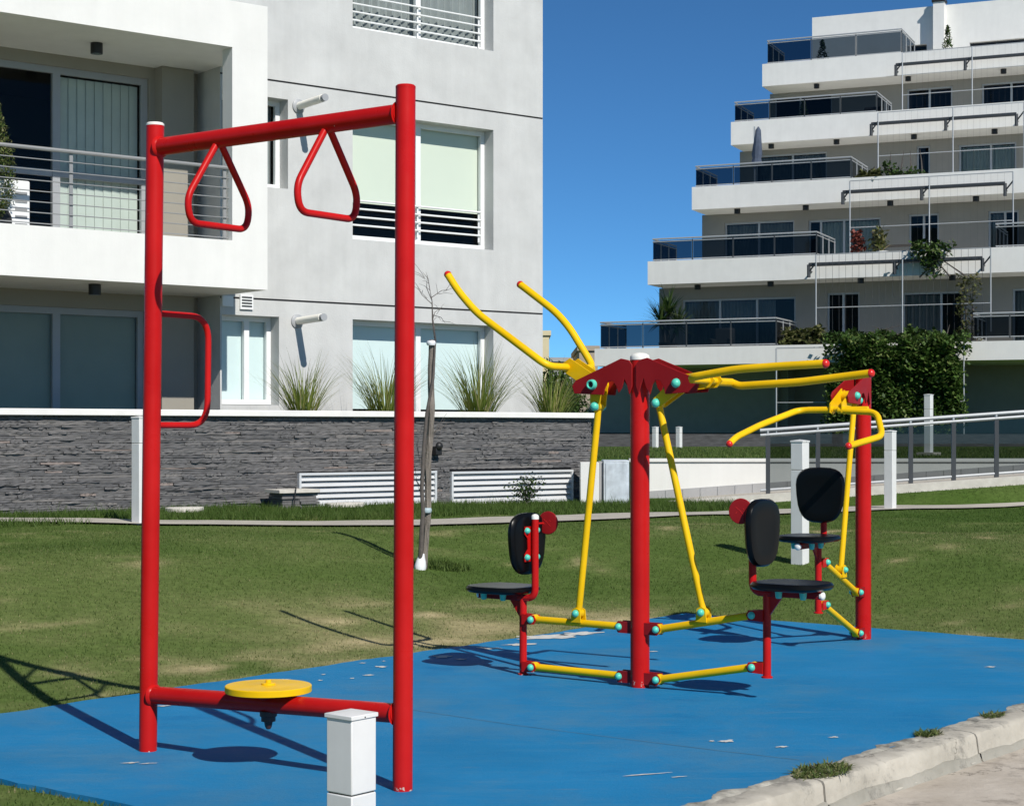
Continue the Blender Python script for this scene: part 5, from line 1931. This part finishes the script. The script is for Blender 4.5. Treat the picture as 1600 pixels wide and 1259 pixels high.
# trellises of galvanised posts and wires hung before the slabs, on charcoal brackets
TR = [([1213, 1360, 1506], 544, 703, 629, None), ([1275, 1410, 1548], 398, 524, 481, 413), ([1328, 1452, 1583], 283, 396, 356, 299.5), ([1372, 1489, 1600], 176.5, 283, 244, 193), ([1410, 1519, 1630], 82.5, 176, 149, 100.5)]
for i, (pxs, yt, yb, ym, ybr) in enumerate(TR):
    y = OFF[i] - 0.55
    x0_ = pxs[0]
    ztp, zbt, zmd = bz(x0_, yt, y), bz(x0_, yb, y), bz(x0_, ym, y)
    if i == 0:
        zbt = 0.0
    ua, ub = bu(pxs[0], y), bu(pxs[-1], y)
    tre = empty('trellis', B2.w((ua + ub) / 2, y, TZ + (zbt if i else 0)), 0)
    tag(tre, ['galvanised wire trellis reaching the ground, covered with ivy', 'wire trellis hung below the second balcony with a creeper on it', 'wire trellis hung below the third balcony with sparse flowering creeper', 'wire trellis hung below the fourth balcony', 'wire trellis hung below the topmost balcony'][i], 'trellis', 'trellises on the stepped building')
    wv = lambda u, yy, z: B2.w(u, yy, z + TZ)
    for px in pxs:
        u = bu(px, y)
        build(MB().tube([wv(u, y, zbt), wv(u, y, ztp)], 0.024, 6), 'trellis_post', 'steel_light', tre)
    for zz in (ztp, zmd):
        build(MB().tube([wv(ua, y, zz), wv(ub, y, zz)], 0.016, 6), 'trellis_rail', 'steel_light', tre)
    if i:
        for k in range(int((ub - ua) / 0.22)):
            u = ua + 0.22 * (k + 0.5)
            build(MB().tube([wv(u, y, zbt), wv(u, y, ztp)], 0.006 if i == 1 else 0.002, 3, caps=False), 'wire', 'steel_dark', tre)
        zbr = bz(x0_ - 10, ybr, y)
        off = -0.12
        a_, c_ = ua - 0.28, ub - 0.28
        build(MB().tube([wv(a_, y + .15, zbr), wv(c_, y + .15, zbr)], 0.065, 6), 'bracket_beam', 'steel_dark', tre)
        for px in pxs:
            u = bu(px, y) - 0.28
            br = build(MB().tube([wv(u, y + .15, zbr - 0.42), wv(u, y + .15, zbr)], 0.06, 6), 'bracket', 'steel_dark', tre)
            build(MB().tube([wv(u, y + .15, zbr - 0.25), wv(u + 0.28, y, zbr + 0.05)], 0.03, 6), 'brace', 'steel_dark', br)
            build(MB().tube([wv(u, y + .15, zbr - 0.2), wv(u, OFF[i] + .01, zbr - 0.2)], 0.03, 6), 'wall_arm', 'steel_dark', br)

# ivy on the ground trellis and plants on the balconies
def cloud(name, label, cat, px0, px1, py0, py1, y, n, size, mt, dens=None, thick=0.5, group=None, stems=True):
    ua, ub = bu(px0, y), bu(px1, y)
    z1, z0 = bz((px0 + px1) / 2, py0, y) + TZ, bz((px0 + px1) / 2, py1, y) + TZ
    c = B2.w((ua + ub) / 2, y, z0)
    t = empty(name, c)
    tag(t, label, cat, group)
    def gen(mb, vals):
        k, tries = 0, 0
        while k < n and tries < n * 6:
            tries += 1
            u, z = random.uniform(ua, ub), random.uniform(z0, z1)
            fu, fz_ = (u - ua) / (ub - ua), (z - z0) / (z1 - z0)
            nn = mnoise.fractal(Vector((u * 0.9, z * 0.9, y)), 1.0, 2.0, 3)
            edge = min(fu, 1 - fu, fz_ + 0.12, (1 - fz_)) * 4
            if dens is not None:
                if random.random() > dens(fu, fz_, nn):
                    continue
            elif edge + 1.1 * nn < 0.12:
                continue
            yy = y + random.uniform(-thick, thick) * (0.5 + 0.5 * nn)
            leaf_mesh(mb, vals, B2.w(u, yy, z), size * random.uniform(0.7, 1.3), 1.2, 0.7)
            k += 1
    leaves_obj('foliage', mt, t, gen)
    if stems:
        for k in range(4):
            u = ua + (ub - ua) * (k + 0.5) / 4
            u2 = ua + (ub - ua) * random.random()
            build(MB().tube([B2.w(u, y, z0), B2.w((u + u2) / 2, y + .05, (z0 + z1) / 2), B2.w(u2, y, z0 + (z1 - z0) * 0.85)], [0.03, 0.02, 0.006], 5), 'stem', 'bark', t)
    return t
cloud('ivy', 'dense dark green ivy covering the ground floor trellis', 'ivy', 1283, 1513, 520, 706, -0.62, 26000, 0.15, 'ivy', thick=0.75, dens=lambda a, b_, n_: max(0.0, min(1.0, 12 * (min(a, 1 - a, (1 - b_) * 0.8) + 0.05 * n_ + 0.035 * math.sin(a * 31 + b_ * 9) - 0.01))) * (0.9 + 0.6 * n_))
cloud('balcony_bush', 'yellow green grass bush spilling over the lowest balcony edge', 'plant', 1215, 1285, 512, 545, 0.5, 900, 0.2, 'leaf_olive')
cloud('creeper', 'green creeper hanging over the second balcony edge onto its trellis', 'plant', 1425, 1520, 378, 432, OFF[1] - 0.45, 620, 0.16, 'leaf', dens=lambda a, b_, n_: max(0, 0.25 + 0.9 * n_ + 0.5 * b_ - abs(a - 0.3)))
cloud('creeper', 'dry brownish creeper climbing the wires of the second trellis beside the right hand windows'.replace('right hand ', ''), 'plant', 1498, 1530, 430, 535, OFF[1] - 0.5, 420, 0.14, 'leaf_olive', dens=lambda a, b_, n_: 0.4 + 0.6 * n_)
cloud('balcony_bush', 'leafy dark shrub on the third balcony behind the trellis', 'plant', 1380, 1450, 228, 276, OFF[2] + 0.5, 520, 0.15, 'leaf', dens=lambda a, b_, n_: max(0, 0.55 - b_ * 0.6 - 1.1 * abs(a - 0.5) + 1.6 * n_))
cloud('balcony_bush', 'bright green low plants along the third balcony edge', 'plant', 1340, 1376, 268, 280, OFF[2] + 0.35, 420, 0.16, 'leaf_olive', stems=False)
cloud('potted_plant', 'reddish dry potted plant on the second balcony', 'plant', 1328, 1352, 355, 393, OFF[1] + 0.6, 220, 0.15, 'leaf_red')
cloud('potted_plant', 'olive potted plant on the second balcony beside the trellis post', 'plant', 1362, 1382, 355, 393, OFF[1] + 0.6, 200, 0.15, 'leaf_olive')
cloud('hanging_plants', 'dark plants along the planter edge above the ivy', 'plant', 1290, 1505, 505, 532, 0.4, 1500, 0.18, 'leaf', dens=lambda a, b_, n_: max(0, 0.9 - b_ * 1.3 + n_))

# yucca on the lowest balcony
y = 1.0
P = B2.w(bu(1044, y), y, ZF[0][0] + TZ + 0.28)
yu = empty('yucca', P)
tag(yu, 'spiky green yucca in a pot on the lowest glass balcony', 'plant')
build(MB().lathe([(0.25, 0), (0.33, 0.5), (0.35, 0.52), (0.30, 0.52)], P), 'pot', 'pot', yu)
hh = B2.z(1040, 484, y) - P.z
for k, (dx, h_) in enumerate(((0, hh), (0.32, hh * 0.72), (-0.25, hh * 0.8))):
    build(MB().tube([P + Vector((dx * .3, 0, .4)), P + Vector((dx, 0, h_))], [0.07, 0.05], 8), 'trunk', 'bark', yu)
def gen(mb, vals):
    for (dx, h_) in ((0, hh), (0.32, hh * 0.72), (-0.25, hh * 0.8)):
        for _ in range(95):
            a = random.uniform(0, 6.28)
            strip_blade(mb, vals, P + Vector((dx, 0, h_ - random.uniform(0, .25))), a, random.uniform(0.6, 1.05), 0.036, random.uniform(-0.4, 1.5), random.uniform(0.1, 0.6), 4)
leaves_obj('foliage', 'leaf', yu, gen)

# folded parasol on the third balcony
y = OFF[2] + 1.2
P = B2.w(bu(1179, y), y, ZF[2][0] + TZ + 0.28)
um = empty('parasol', P)
tag(um, 'folded navy parasol standing on the third balcony', 'parasol')
ht = B2.z(1180, 198, y) - P.z
build(MB().tube([P, P + Z * ht], 0.03, 8), 'pole', 'steel_light', um)
build(MB().lathe([(0.02, ht), (0.10, ht - 0.12), (0.14, ht - 0.5), (0.20, ht - 1.0), (0.16, ht - 1.15), (0.22, ht - 1.35), (0.05, ht - 1.36)][::-1], P, (0.05, 0, 1), 9), 'canopy', 'navy', um)
build(MB().lathe([(0.3, 0), (0.3, 0.08), (0.05, 0.1)], P), 'base', 'pot', um)

# armchairs seen through the tinted glass
for (px, i, lab) in ((1128, 0, 'dark lounge chair behind the lowest balcony glass'), (1362, 3, 'dark rounded chair behind the fourth balcony glass')):
    y = OFF[i] + 0.9
    P = B2.w(bu(px, y), y, ZF[i][0] + TZ + 0.28)
    chh = empty('lounge_chair', P, B2.ang)
    tag(chh, lab, 'chair')
    build(MB().box(-.38, .38, -.35, .35, .2, .42), 'seat', 'pot', chh, local=True, bevel=0.06)
    build(MB().box(-.36, .36, .25, .42, .42, 1.0), 'backrest', 'pot', chh, local=True, bevel=0.07)
    for sx in (-.33, .33):
        build(MB().box(sx - .06, sx + .06, -.33, .3, .42, .62), 'armrest', 'pot', chh, local=True, bevel=0.04)
        for sy in (-.28, .28):
            build(MB().box(sx - .03, sx + .03, sy - .03, sy + .03, 0, .2), 'leg', 'pot', chh, local=True)

# distant houses in the gap between the two blocks
def far_house(pxa, pxb, pyt, D, mt, lab, depth=9):
    P = Vector((X((pxa + pxb) / 2, D), D, -0.5))
    zt_ = CAM_H + (HY - pyt) / F * D
    t = empty('distant_house', P)
    tag(t, lab, 'building')
    build(MB().box(X(pxa, D), X(pxb, D), D, D + depth, -0.5, zt_), 'wall', mt, t)
    build(MB().box(X(pxa, D) - .1, X(pxb, D) + .1, D - .1, D + depth + .1, zt_ + .001, zt_ + 0.25), 'roof', mt, t)
    return t
far_house(820, 858, 524, 92, 'yellow_wall', 'pale yellow distant house beyond the grey apartment block')
far_house(862, 905, 565, 105, 'far_grey', 'low grey distant house beyond the shrubs')
far_house(905, 934, 548, 88, 'brown_wall', 'brownish distant house beside the stepped building')
P = Vector((X(868, 80), 80, -0.5))
tr = empty('distant_tree', P)
tag(tr, 'dark distant tree beside the pale yellow house', 'tree')
build(MB().tube([P, P + Z * 3.4], [0.2, 0.08], 8), 'trunk', 'bark', tr)
def gen(mb, vals):
    for _ in range(3500):
        d = Vector((random.gauss(0, 1), random.gauss(0, 1), random.gauss(0, 1))).normalized() * random.uniform(0.4, 1.0)
        k = 1 + 0.4 * mnoise.noise(d * 2.5)
        leaf_mesh(mb, vals, P + Vector((d.x * 1.1 * k, d.y * 1.1 * k, 3.0 + d.z * 2.0 * k)), 0.22, 1.2)
leaves_obj('crown', 'leaf', tr, gen)

# pots, bench and boxes on the balconies
def on_balcony(i, px, y):
    return B2.w(bu(px, OFF[i] + y), OFF[i] + y, ZF[i][0] + TZ + 0.28)
P = on_balcony(1, 1376, 0.75)
t = empty('planter_box', P, B2.ang)
tag(t, 'white ceramic planter with pale leaves on the second balcony', 'planter')
build(MB().lathe([(0.20, 0), (0.27, 0.55), (0.29, 0.56), (0.29, 0.62), (0.24, 0.62)], (0, 0, 0), seg=16), 'pot', 'white_trim', t, local=True)
def gen(mb, vals):
    for _ in range(70):
        strip_blade(mb, vals, Vector((0, 0, 0.6)), random.uniform(0, 6.28), random.uniform(0.4, 0.75), 0.03, random.uniform(0.5, 1.5), random.uniform(0.3, 1.4), 4)
leaves_obj('leaves', 'reed', t, gen, local=True)
P = on_balcony(1, 1408, 1.0)
t = empty('bench', P, B2.ang)
tag(t, 'dark slatted bench on the second balcony behind the trellis', 'bench')
for k in range(4):
    build(MB().box(-.85, .85, -.22 + .12 * k, -.12 + .12 * k, .80, .84), 'slat', 'pot', t, local=True)
for sx in (-.75, .75):
    build(MB().box(sx - .04, sx + .04, -.2, .2, 0, .80), 'leg', 'pot', t, local=True)
for (i, px, y, h_, lab) in ((4, 1285, 1.0, 1.2, 'slim dark potted cypress on the topmost balcony'), (4, 1481, 1.6, 1.4, 'small dark potted cypress beside the white chimney'), (3, 1255, 1.2, 1.0, 'potted dark shrub behind the fourth balcony glass')):
    P = on_balcony(i, px, y)
    t = empty('potted_cypress', P)
    tag(t, lab, 'plant')
    build(MB().lathe([(0.14, 0), (0.2, 0.35), (0.2, 0.4), (0.15, 0.4)], P, seg=14), 'pot', 'pot', t)
    def gen(mb, vals, P=P, h_=h_):
        for _ in range(420):
            k = random.random()
            r = 0.24 * (1 - k ** 2) * math.sqrt(random.random())
            a = random.uniform(0, 6.28)
            leaf_mesh(mb, vals, P + Vector((r * math.cos(a), r * math.sin(a), 0.4 + k * h_)), 0.12, 1.3)
    leaves_obj('foliage', 'leaf', t, gen)

# shaggy grass at the sapling's foot
P = ground_hit(672, 884)
def gen(mb, vals):
    for _ in range(900):
        a, k = random.uniform(0, 6.28), math.sqrt(random.random())
        x_, y_ = P.x + 0.10 + 0.26 * k * math.cos(a), P.y + 0.20 * k * math.sin(a)
        strip_blade(mb, vals, Vector((x_, y_, ground(x_, y_))), random.uniform(0, 6.28), random.uniform(0.03, 0.085), 0.004, random.uniform(0.6, 1.5), random.uniform(0.2, 1.2), 3)
g = leaves_obj('grass_tuft', 'leaf_tuft', None, gen, loc=P)
tag(g, 'shaggy dark green grass tuft at the foot of the staked sapling', 'grass')
